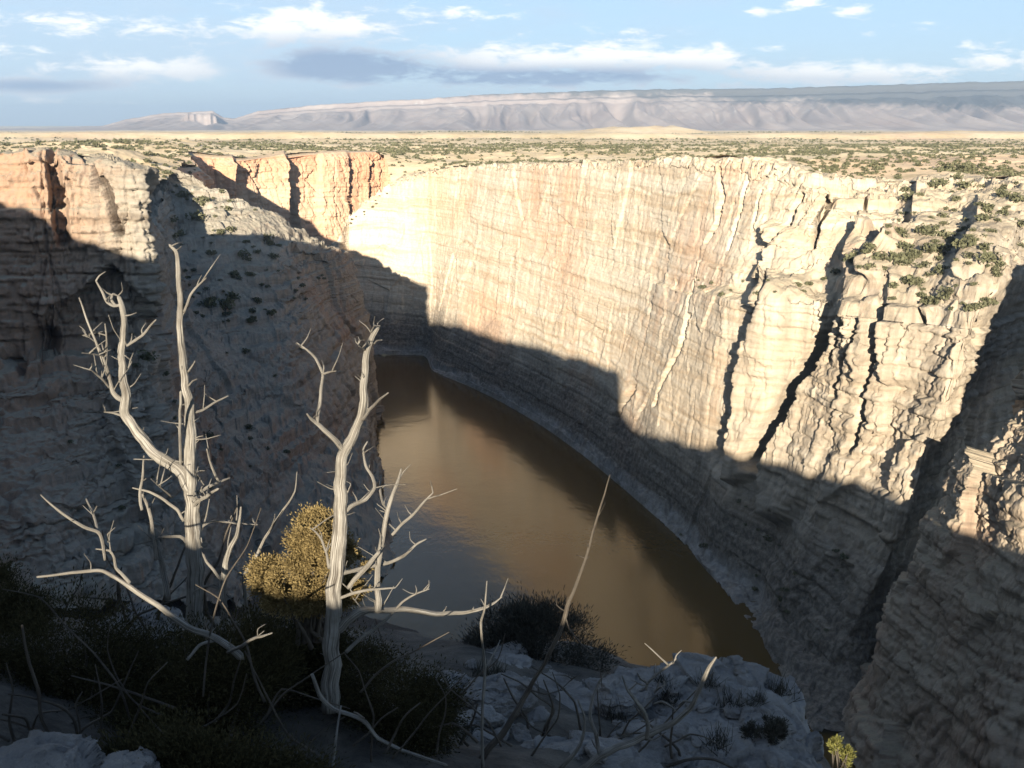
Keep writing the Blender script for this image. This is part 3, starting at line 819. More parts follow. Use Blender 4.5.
# ------------------------------------------------------------------ dead wood
def tube(pts, rad, seg=12, sub=5, rough=.10, seed=0):
    """pts [n,3], rad [n] -> verts, quads, uv (uv per vertex)"""
    pts = np.asarray(pts, float); rad = np.asarray(rad, float); m = (len(pts) - 1) * sub + 1
    C = catmull(pts, m) if len(pts) > 2 else pts[0] + (pts[1] - pts[0]) * np.linspace(0, 1, m)[:, None]
    R = np.interp(np.linspace(0, len(pts) - 1, m), np.arange(len(pts)), rad)
    Lc = np.concatenate([[0], np.cumsum(np.linalg.norm(np.diff(C, axis=0), axis=1))])
    # knobbly centre line
    j = np.stack([pn(Lc / (.16), 0 * Lc + seed * 3.1, 0 * Lc + q, seed) for q in range(3)], -1)
    C = C + j * np.minimum(R * .55, .018)[:, None] * np.minimum(1, np.arange(m) / 2.0)[:, None]
    T = np.gradient(C, axis=0); T /= np.linalg.norm(T, axis=1, keepdims=True) + 1e-9
    ref = np.array([.2, -.9, .35]); N_ = np.cross(T, ref); N_ /= np.linalg.norm(N_, axis=1, keepdims=True) + 1e-9; B_ = np.cross(T, N_)
    a = np.linspace(0, 2 * np.pi, seg, endpoint=False)
    tw = Lc[:, None] * 2.2
    ca, sa = np.cos(a)[None], np.sin(a)[None]
    g = 1 + rough * (1.6 * pn(np.cos(a + tw) * 1.8, np.sin(a + tw) * 1.8, Lc[:, None] * 1.2, seed + 1) + .9 * pn(np.cos(a) * 2, np.sin(a) * 2, Lc[:, None] / .07, seed + 2) - 1.0 * np.abs(pn(np.cos(a + tw) * 4.5, np.sin(a + tw) * 4.5, Lc[:, None] * 1.6, seed + 3)))
    Rr = R[:, None] * g
    V = C[:, None, :] + (ca * Rr)[..., None] * N_[:, None, :] + (sa * Rr)[..., None] * B_[:, None, :]
    V = np.concatenate([V.reshape(-1, 3), [C[0]], [C[-1] + T[-1] * R[-1] * 1.5]])
    i = np.arange(m * seg).reshape(m, seg); i2 = np.roll(i, -1, 1)
    Q = np.stack([i[:-1], i2[:-1], i2[1:], i[1:]], -1).reshape(-1, 4)
    e = m * seg
    cap0 = np.stack([i[0], np.full(seg, e), np.full(seg, e), i2[0]], -1); cap1 = np.stack([i[-1], i2[-1], np.full(seg, e + 1), np.full(seg, e + 1)], -1)
    uvv = np.stack([np.tile(np.abs(np.linspace(-1, 1, seg, endpoint=False)) * .5, m), np.repeat(Lc, seg)], -1)
    uvv = np.concatenate([uvv, [[0, 0], [0, Lc[-1]]]])
    return V, Q, uvv, cap0[:, [0, 1, 3]], cap1[:, [0, 1, 2]]

wood_at = []
WOOD_T = .66
def tube_obj(name, pix, d, mat, parent, seed=0, seg=10, dz=0.0):
    pix = [list(p) for p in pix]
    if name != 'trunk' and len(pix[0]) == 3 and wood_at:
        W = np.array(wood_at); q = np.hypot(W[:, 0] - pix[0][0], W[:, 1] - pix[0][1]); j = int(np.argmin(q))
        if q[j] < 14: d = W[j, 2]
    for k, p in enumerate(pix):
        if len(p) == 3: p.append(d + dz * k / max(1, len(pix) - 1))
        p[2] *= WOOD_T * (1.28 if name == 'trunk' else 1.0)
    for a, b in zip(pix[:-1], pix[1:]):
        for f in np.linspace(0, 1, 6): wood_at.append((a[0] + (b[0] - a[0]) * f, a[1] + (b[1] - a[1]) * f, a[3] + (b[3] - a[3]) * f))
    """pix: (px, py, radius in pixels[, distance])"""
    pts, rad = [], []
    for k, p in enumerate(pix):
        dd_ = p[3] if len(p) > 3 else d + dz * k / max(1, len(pix) - 1)
        P3 = at_d(p[0], p[1], dd_); pts.append(P3); rad.append(p[2] * project(P3)[2] / F)
    V, Q, uvv, t0, t1 = tube(pts, rad, seg, 5, .15, seed)
    if parent is not None: V = V - np.array(parent.location)
    tris = np.concatenate([t0, t1])
    me = bpy.data.meshes.new(name)
    me.from_pydata(V.tolist(), [], Q.tolist() + tris.tolist())
    ul = me.uv_layers.new(name='UVMap')
    li = np.empty(len(me.loops), np.int32); me.loops.foreach_get('vertex_index', li)
    ul.data.foreach_set('uv', uvv[li].astype(np.float32).ravel())
    me.polygons.foreach_set('use_smooth', np.ones(len(me.polygons), dtype=bool))
    me.materials.append(mat)
    ob = bpy.data.objects.new(name, me); col.objects.link(ob)
    if parent is not None: ob.parent = parent
    return ob
_sd = [900]
def limbs(root, d, trunk, branches, mat, twigs=()):
    wood_at.clear()
    for lst, nm, sg in ((trunk, 'trunk', 30), (branches, 'branch', 12), (twigs, 'twig', 8)):
        for k, b in enumerate(lst):
            _sd[0] += 7
            dz = 0.0 if nm == 'trunk' else random.uniform(-.35, .35)
            tube_obj(nm, b, d, mat, root, _sd[0], sg, dz)

def stubs(root, mat, n, seed):
    """short broken twigs along the wood"""
    r = np.random.default_rng(seed); W = list(wood_at)
    for k in range(n):
        x, y, d = W[r.integers(0, len(W))]
        a = r.uniform(0, 6.28); L = r.uniform(4, 14) * (1 if r.random() < .65 else 2.4)
        q = [[x, y, r.uniform(.9, 1.6), d], [x + L * .5 * math.cos(a) + r.normal(), y - L * .5 * abs(math.sin(a)) + r.normal(), r.uniform(.7, 1.1), d + r.normal() * .03], [x + L * math.cos(a) + r.normal() * 2, y - L * abs(math.sin(a)) - 1, .45, d + r.normal() * .06]]
        tube_obj('twig', q, d, mat, root, 3000 + seed * 50 + k, 7)

def root_at(name, px, py, d, *t):
    return empty(name, Vector(at_d(px, py, d)), *t)

# left dead tree
r1 = root_at('dead_tree', 194, 625, 8.5, 'tall bleached dead tree at the left with two tall forked stems', 'dead tree')
limbs(r1, 8.5,
  [[(196, 640, 11), (195, 600, 10), (195, 560, 9.5), (193, 525, 9), (191, 498, 8.6), (190, 472, 8), (191, 450, 6.6), (190, 425, 5.8), (189, 405, 5.4), (186, 385, 5.2), (183, 362, 4.6), (180, 332, 3.8), (180, 305, 3.4), (179, 280, 3), (177.5, 260, 2.6), (176, 252, 2.4), (170, 245, 1.6)],
   [(190, 490, 7.5), (184, 475, 7.6), (172, 464, 7.4), (154, 451, 6.6), (137, 433, 6.2), (126, 414, 5.8), (127, 394, 5.2), (123, 371, 4.8), (122, 347, 4.2), (124, 324, 3.7), (122, 304, 3.0), (119, 297, 2.2)]],
  [[(184, 312, 2), (190, 296, 1.9), (197, 287, 1.7), (206, 278, 1.0)],
   [(189, 414, 2.2), (203, 410, 1.9), (214, 403, 1.7), (228, 396, 1.1)],
   [(122, 305, 2.4), (114, 306, 2.4), (107, 302, 2.3), (102, 292, 2.0), (96, 281, 1.0)],
   [(116, 306, 1.6), (111, 300, 1.8), (113, 294, 1.6), (118, 296, 1.2)],
   [(127, 346, 2.0), (134, 341, 2.3), (143, 335, 2.0), (150, 326, 1.6), (156, 320, 1.0)],
   [(122, 400, 4), (113, 392, 3.7), (107, 371, 3.5), (102, 355, 3.4), (96, 343, 2.2), (88, 322, 1.8), (79, 298, 1.0)],
   [(105, 354, 1.8), (107, 343, 1.6), (105, 324, 0.9)], [(104, 356, 1.6), (94, 354, 1.3), (82, 353, .7)], [(110, 388, 2), (103, 380, 1.9), (96, 374, 1.5), (90, 369, .8)],
   [(122, 416, 1.8), (113, 413, 1.6), (104, 412, 1.0)],
   [(181, 466, 2.6), (180, 440, 2.2), (180, 415, 2.2), (181, 392, 2.0)],
   [(187, 498, 4), (199, 492, 3.2), (211, 486, 2.6), (222, 481, 2.0), (230, 478, 1.2)],
   [(219, 482, 2), (212, 468, 1.8), (207, 449, 1.0)],
   [(190, 510, 3.4), (197, 502, 3), (208, 495, 2.8), (218, 489, 2)],
   [(184, 521, 2.4), (177, 510, 2.6), (166, 501, 2.3), (150, 492, 2), (133, 488, 1.2)],
   [(142, 510, 2.2), (140, 494, 2.5), (143, 475, 1.9), (144, 456, 1.2)],
   [(196, 532, 2.8), (204, 525, 2.2), (215, 521, 1.9), (236, 523, 1.6), (258, 525, .9)],
   [(187, 543, 2.4), (180, 537, 2.4), (164, 537, 1.9), (150, 541, 1.7), (135, 545, 1.0)],
   [(156, 560, 3.2), (153, 530, 3), (149, 510, 2.6), (143, 495, 2)],
   [(168, 600, 4.5), (162, 565, 4), (155, 530, 3)]],
  M['dead'],
  [[(96, 342, 1.1), (90, 338, .9), (82, 335, .5)], [(104, 352, 1.2), (101, 341, .9), (99, 333, .5)], [(183, 462, 1.4), (160, 460, 1.2), (134, 459, .7)], [(172, 497, 1.4), (160, 487, 1.1), (151, 479, .6)],
   [(188, 372, 1.5), (192, 366, 1.3), (195, 361, .7)], [(187, 387, 1.8), (193, 381, 1.3), (197, 379, .8)], [(193, 440, 1.2), (198, 437, .9), (203, 436, .5)], [(193, 470, 1.6), (199, 478, 1.4), (205, 486, 1.0)],
   [(128, 368, 1.2), (131, 363, .8), (132, 360, .5)], [(200, 500, 1.6), (198, 515, 1.5), (200, 530, 1.2)]])
stubs(r1, M['dead'], 92, 1)
# right dead tree
r2 = root_at('dead_tree', 333, 690, 7.0, 'bleached dead tree beside the golden juniper, with a long limb reaching right', 'dead tree')
limbs(r2, 7.0,
  [[(330, 710, 11), (331, 680, 10.5), (332, 655, 10), (333, 628, 9.8), (335, 581, 9), (339, 545, 8.8), (341, 511, 8), (340, 484, 7.2), (342, 458, 6.6), (349, 444, 6), (357, 427, 5.2), (363, 405, 4.7), (364, 378, 4.2), (367, 351, 3.6), (372, 338, 3.2), (378, 327, 2.6)]],
  [[(344, 452, 4.6), (336, 441, 4.2), (328, 433, 4), (316, 423, 3.4), (311, 419, 2.8), (307, 414, 1.4)],
   [(317, 423, 3), (320, 405, 2.7), (321, 390, 2.5), (323, 374, 2.3), (316, 359, 2.0), (307, 350, 1.6), (297, 343, .9)],
   [(322, 374, 1.9), (329, 372, 1.7), (336, 371, .9)],
   [(363, 420, 2.8), (370, 409, 2.4), (379, 400, 2.1), (388, 393, 1.2)],
   [(346, 511, 3.8), (355, 504, 3.4), (366, 499, 3.1), (374, 488, 2.8), (372, 477, 2.5), (366, 466, 2.2), (363, 450, 1.9), (367, 442, 1.3)],
   [(378, 612, 5.6), (378, 590, 4.8), (378, 570, 4.4), (381, 548, 4.2), (385, 522, 3.8), (388, 508, 3.4), (394, 491, 2.8), (398, 481, 2.3), (401, 469, 1.3)],
   [(387, 512, 2.2), (382, 500, 1.8), (380, 488, 1.7), (381, 475, .9)],
   [(392, 535, 2.4), (402, 524, 2.5), (412, 515, 2.2), (423, 503, 1.8), (433, 493, 1.0)],
   [(340, 574, 3.4), (352, 571, 3.2), (366, 567, 3.2), (388, 563, 2.8), (404, 556, 2.4), (416, 545, 2), (426, 539, 1.1)],
   [(348, 588, 3.2), (357, 577, 3.8), (368, 565, 3.6), (379, 552, 2.6)],
   [(337, 599, 2.4), (350, 594, 2.2), (368, 590, 2), (395, 588, 1.1)],
   [(338, 630, 7), (346, 620, 6.6), (358, 613, 6), (375, 609, 5.3), (406, 610, 4.4), (436, 614, 3.8), (463, 613, 3.2), (483, 608, 2.4), (494, 603, 1.8), (502, 597, .9)],
   [(346, 652, 3), (360, 639, 3), (374, 629, 2.7), (389, 617, 2.2), (402, 602, 1.9), (416, 594, 1.6), (429, 589, .9)],
   [(329, 568, 2.4), (327, 555, 2), (322, 540, 1.7), (316, 532, 1.3), (310, 528, .7)]],
  M['dead'],
  [[(365, 350, 1.5), (361, 347, 1.2), (358, 344, .7)], [(374, 344, 1.5), (377, 341, 1.3), (382, 340, .8)], [(371, 332, 1.6), (374, 326, 1.3), (380, 326, .8)], [(346, 446, 1.2), (344, 438, .9), (341, 430, .5)],
   [(376, 608, 1.8), (384, 603, 1.5), (391, 598, .8)], [(364, 612, 1.6), (358, 604, 1.2), (353, 598, .7)], [(346, 496, 1.2), (349, 489, .9), (351, 486, .5)]])
stubs(r2, M['dead'], 90, 2)
# forked small snag between the two
r3 = root_at('dead_sapling', 225, 640, 7.6, 'small forked dead sapling between the two dead trees', 'dead sapling')
limbs(r3, 7.6,
  [[(226, 660, 5), (225, 622, 4.6), (223, 590, 4.2), (225, 566, 3.6), (230, 550, 2.9), (236, 537, 2.3), (239, 525, 1.8), (241, 507, 1.0)]],
  [[(222, 582, 2.6), (214, 570, 2.3), (207, 562, 2), (203, 552, 1.6), (201, 538, .9)], [(223, 590, 2), (212, 586, 1.9), (203, 587, 1.8), (193, 594, 1.5), (193, 605, .8)], [(228, 556, 1.6), (228, 543, 1.3), (231, 527, .7)],
   [(219, 600, 2.0), (216, 597, 1.4), (213, 594, .9)]],
  M['dead'])
r3b = root_at('dead_branch', 250, 600, 7.8, 'thin crooked dead branch rising left of the golden juniper', 'dead branch')
limbs(r3b, 7.8, [], [[(256, 640, 2.6), (247, 610, 2.6), (244, 576, 2.8), (252, 564, 2.7), (261, 546, 2.3), (270, 530, 2.0), (281, 513, 1.7), (289, 502, 1.5), (295, 491, 1.2), (297, 472, .7)], [(246, 577, 2.2), (239, 573, 2), (234, 567, 1.0)], [(270, 531, 1.3), (274, 520, .9), (275, 514, .5)]], M['dead'])
# fallen branch at the far left
r4 = root_at('fallen_branch', 190, 640, 7.2, 'long fallen dead branch at the far left with pale upturned tips', 'fallen branch')
limbs(r4, 6.4, [],
  [[(37, 577, 1.6), (70, 573, 2.3), (88, 571, 2.6), (103, 571, 2.9), (125, 583, 3.8), (156, 605, 4.6), (187, 626, 5.2), (219, 640, 5.6), (240, 656, 6)],
   [(130, 583, 2.6), (122, 574, 2.2), (116, 568, 2), (114, 558, 1.9), (109, 551, 1.7), (96, 549, .9)],
   [(105, 560, 2.0), (102, 542, 2.6), (98, 532, 2.7), (84, 527, 2.4), (62, 513, 2), (52, 505, 1.7), (41, 495, .9)],
   [(98, 533, 2.2), (96, 522, 2.2), (92, 511, 1.9), (86, 499, 1.0)],
   [(228, 652, 3), (240, 647, 2.8, 6.1), (254, 638, 2.3, 5.8), (263, 636, 2, 5.7), (272, 633, 1.0, 5.6)],
   [(187, 660, 2), (200, 645, 2.4), (215, 640, 2.6)]], M['dead'], [[(108, 542, .9), (110, 535, .5)], [(94, 512, 1.2), (97, 506, .6)]])
stubs(r4, M['dead'], 12, 3)
# dark lower branches
r5 = root_at('fallen_branch', 380, 740, 6.4, 'curved grey dead branch sagging through the dark juniper at bottom centre', 'fallen branch')
limbs(r5, 6.2, [], [[(312, 674, 2.6), (319, 694, 3.2), (333, 709, 3.4), (362, 720, 3.4), (378, 738, 2.8), (402, 750, 2.4), (446, 765, 2)], [(341, 706, 1.3), (337, 731, 1.8), (333, 768, 2.0)], [(364, 718, 1.5), (358, 714, 1.7), (354, 712, .9)],
   [(300, 755, 1.2), (305, 768, 1.8)]], M['dead'])
WOOD_T = .44
r6 = root_at('leaning_snag', 503, 740, 8.2, 'long thin dead pole with peeling bark leaning right over the river', 'dead pole')
limbs(r6, 7.8, [[(470, 775, 6.4, 7.4), (488, 750, 6, 7.45), (503, 733, 5.4, 7.5), (524, 698, 4.4, 7.6), (545, 662, 3.7, 7.6), (560, 632, 4.0, 7.6), (566, 612, 3.9, 7.6), (571, 598, 3.2, 7.6), (584, 564, 2.6, 7.6), (592, 536, 2.2, 7.6), (597, 517, 2.0, 7.6), (604, 495, 1.5, 7.6), (610, 475, .8, 7.6)]],
  [[(565, 616, 1.8), (570, 630, 1.7), (582, 645, 1.6), (592, 654, 1.5), (600, 670, 1.2), (602, 688, .8)], [(530, 690, 2), (545, 694, 1.6), (560, 690, 1.2), (575, 676, .8)], [(585, 560, 1), (590, 556, .6)]], M['bark'])
stubs(r6, M['bark'], 16, 4)
WOOD_T = .66
r7 = root_at('dead_twig', 484, 690, 7.0, 'thin upright dead twig crossing the tip of the long pale limb', 'dead twig')
limbs(r7, 6.9, [], [[(483, 770, 2.6), (482, 720, 2.4), (485, 667, 2), (482, 640, 1.8), (481, 622, 1.8), (485, 606, 1.6), (487, 581, .8)], [(485, 606, 1), (481, 599, .6)], [(484, 670, 1.4), (496, 650, 1.2), (500, 640, .7)]], M['dead'])
WOOD_T = .9
r8 = root_at('dead_shrub', 610, 750, 8.2, 'low dead shrub on the rock ledge with a few pale sunlit twig tips', 'dead shrub')
limbs(r8, 7.3, [], [[(575, 775, 4.5), (601, 756, 4.2), (644, 737, 3.8), (673, 722, 3.4), (690, 708, 3), (697, 694, 2.8), (703, 679, 2.5), (709, 668, 2.1), (716, 658, 1.2)],
   [(646, 739, 2.6), (648, 725, 2.5), (644, 712, 2.2), (635, 700, 2), (628, 691, 1.7), (622, 676, .8)], [(654, 704, 1.0), (662, 702, 1.5), (672, 707, 1.4), (676, 711, .8)], [(655, 692, 1.0), (661, 687, 1.0), (664, 690, .6)],
   [(646, 690, 1.4), (648, 683, 1.6), (656, 675, 1.6), (662, 670, 1.5), (670, 664, 1.2), (676, 659, .7)], [(648, 684, 1.3), (641, 679, 1.2), (637, 673, .7)], [(690, 702, 1.2), (684, 701, 1.5), (679, 706, .8)],
   [(600, 756, 2.6), (596, 735, 2.2), (590, 715, 2), (594, 695, 1.6), (600, 680, 1)], [(560, 770, 3), (580, 745, 2.2), (585, 720, 1.6), (578, 700, 1)]], M['dead'])
stubs(r8, M['dead'], 14, 5)
WOOD_T = .7
r9 = root_at('dead_branch', 60, 740, 6.0, 'dim curved dead branches low in the dark at bottom left', 'dead branch')
limbs(r9, 5.8, [], [[(22, 625, 1.6), (28, 660, 2.2), (38, 690, 2.6), (42, 720, 2.6), (60, 750, 2.4), (75, 768, 2)], [(2, 714, 1.8), (24, 718, 2.2), (30, 730, 1.8)], [(8, 694, 1.2), (30, 697, 1.8), (60, 706, 2.2), (75, 722, 2), (80, 760, 1.6)], [(78, 760, 1.4), (80, 730, 1.6), (76, 705, 1.4), (82, 692, .9)]], M['bark'])

def tangle(px, py, d, n, spread, label, seed, mat):
    r = np.random.default_rng(seed); root = root_at('dead_brush', px, py, d, label, 'dead brush'); wood_at.clear()
    for k in range(n):
        x, y = px + r.normal() * spread * .5, py + r.uniform(0, spread * .3); a = r.uniform(.3, 2.85); q = []; dk = d + r.normal() * .15; rad = r.uniform(1.0, 2.4)
        m = int(r.integers(4, 7)); st = r.uniform(.16, .34) * spread
        for i in range(m):
            q.append([x, y, rad * (1 - i / m) + .5, dk]); x += st * math.cos(a); y -= st * math.sin(a); a += r.normal() * .28 + (.5 * r.choice((-1, 1)) if r.random() < .25 else 0); dk += r.normal() * .05
        tube_obj('branch', q, d, mat, root, 9000 + seed * 100 + k, 7)
tangle(600, 745, 8.6, 16, 90, 'tangle of thin grey dead twigs on the ledge left of the pale twig tips', 1, M['bark'])
tangle(470, 735, 7.6, 9, 80, 'thin dim dead twigs around the foot of the dead pole', 2, M['bark'])
tangle(60, 735, 6.2, 11, 110, 'dim tangle of dead twigs in the dark at the far bottom left', 3, M['bark'])
tangle(215, 690, 6.4, 9, 120, 'dim dead twigs sticking out of the dark juniper under the dead sapling', 4, M['bark'])
tangle(350, 745, 6.2, 7, 100, 'dim dead twigs poking through the dark juniper at bottom centre', 5, M['bark'])
tangle(110, 610, 8.8, 9, 90, 'thin dim twigs around the pale triangular boulder', 6, M['bark'])

# ------------------------------------------------------------------ rocks near the camera
def rock_mesh(name, cen, size, seed, mat, parent=None, rot=0.0, res=56, sharp=.42, fr=.9):
    """rounded block with broken faces"""
    V, Q, off = [], [], 0
    g = np.linspace(-1, 1, res)
    for ax in range(3):
        for sgn in (-1, 1):
            a, b = np.meshgrid(g, g, indexing='ij'); p = np.zeros(a.shape + (3,))
            p[..., ax] = sgn; p[..., (ax + 1) % 3] = a; p[..., (ax + 2) % 3] = b if sgn > 0 else -b
            V.append(p.reshape(-1, 3)); Q.append(grid_quads(res, res) + off); off += res * res
    V = np.concatenate(V); Q = np.concatenate(Q)
    e = 1 / sharp
    nn = (np.abs(V) ** e).sum(1) ** (1 / e); S = V / nn[:, None]
    d = S / np.linalg.norm(S, axis=1, keepdims=True)
    sz = np.array(size)
    W = S * sz
    m = float(np.mean(sz))
    w = W + m * .12 * np.stack([pn(W[:, 0] / m * 2, W[:, 1] / m * 2, W[:, 2] / m * 2, seed + i) for i in range(3)], -1)
    disp = fr * (m * .16 * facet(w[:, 0] / (m * .8), w[:, 1] / (m * .8), w[:, 2] / (m * .4), seed + 3, 1.2) + m * .045 * facet(w[:, 0] / (m * .32), w[:, 1] / (m * .32), w[:, 2] / (m * .10), seed + 4, 1.2)
                 + m * .014 * facet(w[:, 0] / (m * .1), w[:, 1] / (m * .1), w[:, 2] / (m * .05), seed + 5))
    lay = np.floor(w[:, 2] / (m * .15) + .3 * pn(w[:, 0] / m, w[:, 1] / m, 0 * w[:, 2], seed + 9)); disp = disp + m * .06 * (_h(lay, lay * 0, lay * 0, seed + 8).astype(float) / 4294967295.0 - .5) * (1 - d[:, 2] ** 2)
    disp = disp + m * .035 * fbm(W[:, 0] / m * 1.6, W[:, 1] / m * 1.6, W[:, 2] / m * 1.6, 5, seed + 6, .6)
    W = W + d * disp[:, None]
    c, s = math.cos(rot), math.sin(rot)
    W = np.stack([W[:, 0] * c - W[:, 1] * s, W[:, 0] * s + W[:, 1] * c, W[:, 2]], -1)
    ob = mesh_np(name, W, Q, mat, parent); ob.location = cen
    return ob
def rock(px, py, d, size, seed, label, rot=0., sink=0., name='boulder', cat='boulder', **kw):
    p = at_d(px, py, d)
    ob = rock_mesh(name, Vector((p[0], p[1], p[2] - sink)), size, seed, M['nearrock'], None, rot, **kw)
    return tag(ob, label, cat)
rock(560, 736, 9.6, (1.9, 1.55, .75), 21, 'broad cracked grey rock ledge at the bottom centre, right below the dead pole', .1, .62, 'rock_ledge', 'rock ledge', res=170, sharp=.28)
rock(722, 716, 10.2, (.98, 1.0, 1.0), 33, 'big angular grey rock block at the right end of the ledge, above the river', -.15, .78, 'rock_block', 'boulder', res=130, sharp=.24)
rock(735, 772, 8.6, (1.0, .8, .6), 35, 'flat grey slab in front of the big angular block at bottom right', .2, .48, 'flat_boulder', 'rock slab', res=80, sharp=.32)
rock(470, 672, 10.6, (.9, .7, .45), 38, 'pale grey rock slab at the left end of the ledge, under the dark bush', .2, .38, 'flat_boulder', 'rock slab', res=70)
rock(140, 628, 9.4, (.42, .3, .24), 44, 'pale triangular boulder among dark branches left of the tall dead tree', .3, .02, sharp=.5)
rock(25, 804, 5.0, (.42, .5, .3), 47, 'bluish grey boulder in the bottom left corner', .1, .05, sharp=.45)
rock(125, 775, 5.2, (.2, .2, .1), 49, 'small dark rounded stone beside the bottom left boulder', .1, .0, sharp=.5)
rock(505, 655, 11.2, (.30, .24, .16), 51, 'small broken stone behind the left end of the ledge', .5, .08)
rock(470, 735, 8.6, (.55, .5, .3), 61, 'low grey slab between the dark juniper and the foot of the dead pole', .4, .22, 'flat_boulder', 'rock slab', res=60)
rock(585, 765, 8.0, (.8, .5, .32), 63, 'broad dim slab on the bottom edge below the pale twig tips', -.1, .22, 'flat_boulder', 'rock slab', res=70)
rock(440, 690, 9.6, (.45, .4, .25), 65, 'pale broken slab showing beside the brownish dark juniper', .9, .18, 'flat_boulder', 'rock slab', res=60)
rock(660, 742, 8.9, (.6, .5, .3), 67, 'cracked grey slab beneath the curved dead shrub', .3, .24, 'flat_boulder', 'rock slab', res=60)
rock(622, 690, 10.0, (.34, .28, .16), 53, 'small grey stone on the ledge beside the pale twig tips', .8, .1)
rock(500, 690, 9.3, (.36, .3, .14), 57, 'pale flat stone lying on the ledge left of the dead pole', .4, .06)

sm = []
for v in range(5):
    ob = rock_mesh('loose_stone', Vector((0, 0, 0)), (.11, .085, .05), 300 + v, M['nearrock'], None, 0, res=14, sharp=.4); sm.append(ob.data); bpy.data.objects.remove(ob)
near_parts = []
for ob in list(col.objects):
    if ob.type == 'MESH' and ob.name.split('.')[0] in ('rock_ledge', 'rock_block', 'flat_boulder', 'near_hillside'):
        me = ob.data; v = np.empty(len(me.vertices) * 3, np.float32); me.vertices.foreach_get('co', v); v = v.reshape(-1, 3) + np.array(ob.location)
        q = np.empty(len(me.loops), np.int32); me.loops.foreach_get('vertex_index', q); near_parts.append((v, q.reshape(-1, 4)))
NBVH = make_bvh(near_parts)
def near_hit(px, py):
    loc, nor, idx, dist = NBVH.ray_cast(CAM, Vector(ray(px, py)).normalized()); return loc
for k in range(30):
    x = random.uniform(430, 800); y = random.uniform(662, 766); p = near_hit(x, y)
    if p is None or p.length > 1e4 or (p - CAM).length > 16: continue
    ob = bpy.data.objects.new('loose_stone', random.choice(sm)); col.objects.link(ob); ob.location = p + Vector((0, 0, .015))
    f = random.uniform(.3, 1.25); ob.scale = (f, f * random.uniform(.7, 1.2), f); ob.rotation_euler = (random.uniform(-.2, .2), random.uniform(-.2, .2), random.uniform(0, 6.28))
    tag(ob, 'small loose grey stone lying on the shaded rock ledge', 'stone', 'loose stones on the rock ledge')
tm = []
for v in range(3):
    r = np.random.default_rng(700 + v); b = r.normal(size=(90, 3)) * np.array([.05, .05, 0]); dr = r.normal(size=(90, 3)) * .45 + np.array([0, 0, 1.]); dr /= np.linalg.norm(dr, axis=1, keepdims=True)
    L = r.uniform(.06, .2, 90)[:, None]; sd = np.cross(dr, r.normal(size=(90, 3))); sd = sd / np.linalg.norm(sd, axis=1, keepdims=True) * .004
    V = np.stack([b - sd, b + sd, b + dr * L + sd * .3, b + dr * L - sd * .3], 1).reshape(-1, 3)
    ob = mesh_np('dry_tuft', V, np.arange(360).reshape(90, 4), M['sage'], smooth=False); tm.append(ob.data); bpy.data.objects.remove(ob)
for k in range(15):
    x = random.uniform(425, 790); y = random.uniform(668, 764); p = near_hit(x, y)
    if p is None or (p - CAM).length > 16: continue
    ob = bpy.data.objects.new('dry_tuft', random.choice(tm)); col.objects.link(ob); ob.location = p - Vector((0, 0, .01)); f = random.uniform(.6, 1.5); ob.scale = (f, f, f); ob.rotation_euler = (0, 0, random.uniform(0, 6.28))
    tag(ob, 'dry grass tuft growing from a crack in the shaded rock ledge', 'grass tuft', 'dry tufts on the rock ledge')

# ------------------------------------------------------------------ near bushes
def near_bush(name, px, py, d, rx, ry, rz, nclump, per, leaf, mat, label, cat, seed, core=True, up=.25, stem_mat=None, asp=.28, spread=.055):
    """px,py,d = middle of the crown"""
    r = np.random.default_rng(seed)
    c = at_d(px, py, d); root = empty(name, Vector((c[0], c[1], c[2] - rz)), label, cat)
    k = r.normal(size=(nclump, 3)); k /= np.linalg.norm(k, axis=1, keepdims=True)
    rad = r.uniform(.35, 1, nclump) ** .45 * (1 + .55 * pn(k[:, 0] * 1.9, k[:, 1] * 1.9, k[:, 2] * 1.9, seed))
    lob = r.normal(size=(7, 3)); lob /= np.linalg.norm(lob, axis=1, keepdims=True); lob *= r.uniform(.35, .8, (7, 1)); lr = r.uniform(.28, .52, 7); li_ = r.integers(0, 7, nclump)
    k = lob[li_] + k * (lr[li_] * r.uniform(.3, 1, nclump) ** .5)[:, None]
    cc = k * np.array([rx, ry, rz]) * 1.05; cc[:, 2] = np.maximum(cc[:, 2], -rz * .9)
    idx = np.repeat(np.arange(nclump), per)
    g = r.normal(size=(len(idx), 3)); gs = np.clip(r.normal(1, .3, (nclump,)), .5, 1.7)[idx][:, None]
    C = cc[idx] + g * gs * spread * (rx + rz)
    dirs = k[idx] * .6 + np.array([0, 0, up]) + g * .5
    V, Q = leaf_quads(C, leaf, asp, r, dirs)
    V[:, 2] += rz
    mesh_np('foliage', V, Q, mat, root, smooth=False)
    # branches inside
    for s in range(16):
        j = r.integers(0, nclump); e = cc[j] * .95 + np.array([0, 0, rz]); b = np.array([r.normal() * .05, r.normal() * .05, -.25])
        m = (b + e) / 2 + r.normal(size=3) * .08 * rx
        V, Q, uvv, t0, t1 = tube([b, m, e], [.022 * rx / .5, .012 * rx / .5, .004], 7, 5, .1, seed + s)
        mesh_np('stem', V, Q, stem_mat or M['bark'], root)
    return root
near_bush('juniper_bush', 309, 560, 7.35, .50, .28, .46, 190, 560, .0115, M['juniper'], 'rounded golden green juniper lit by the sun behind the right dead tree', 'juniper', 71, spread=.03, asp=.45)
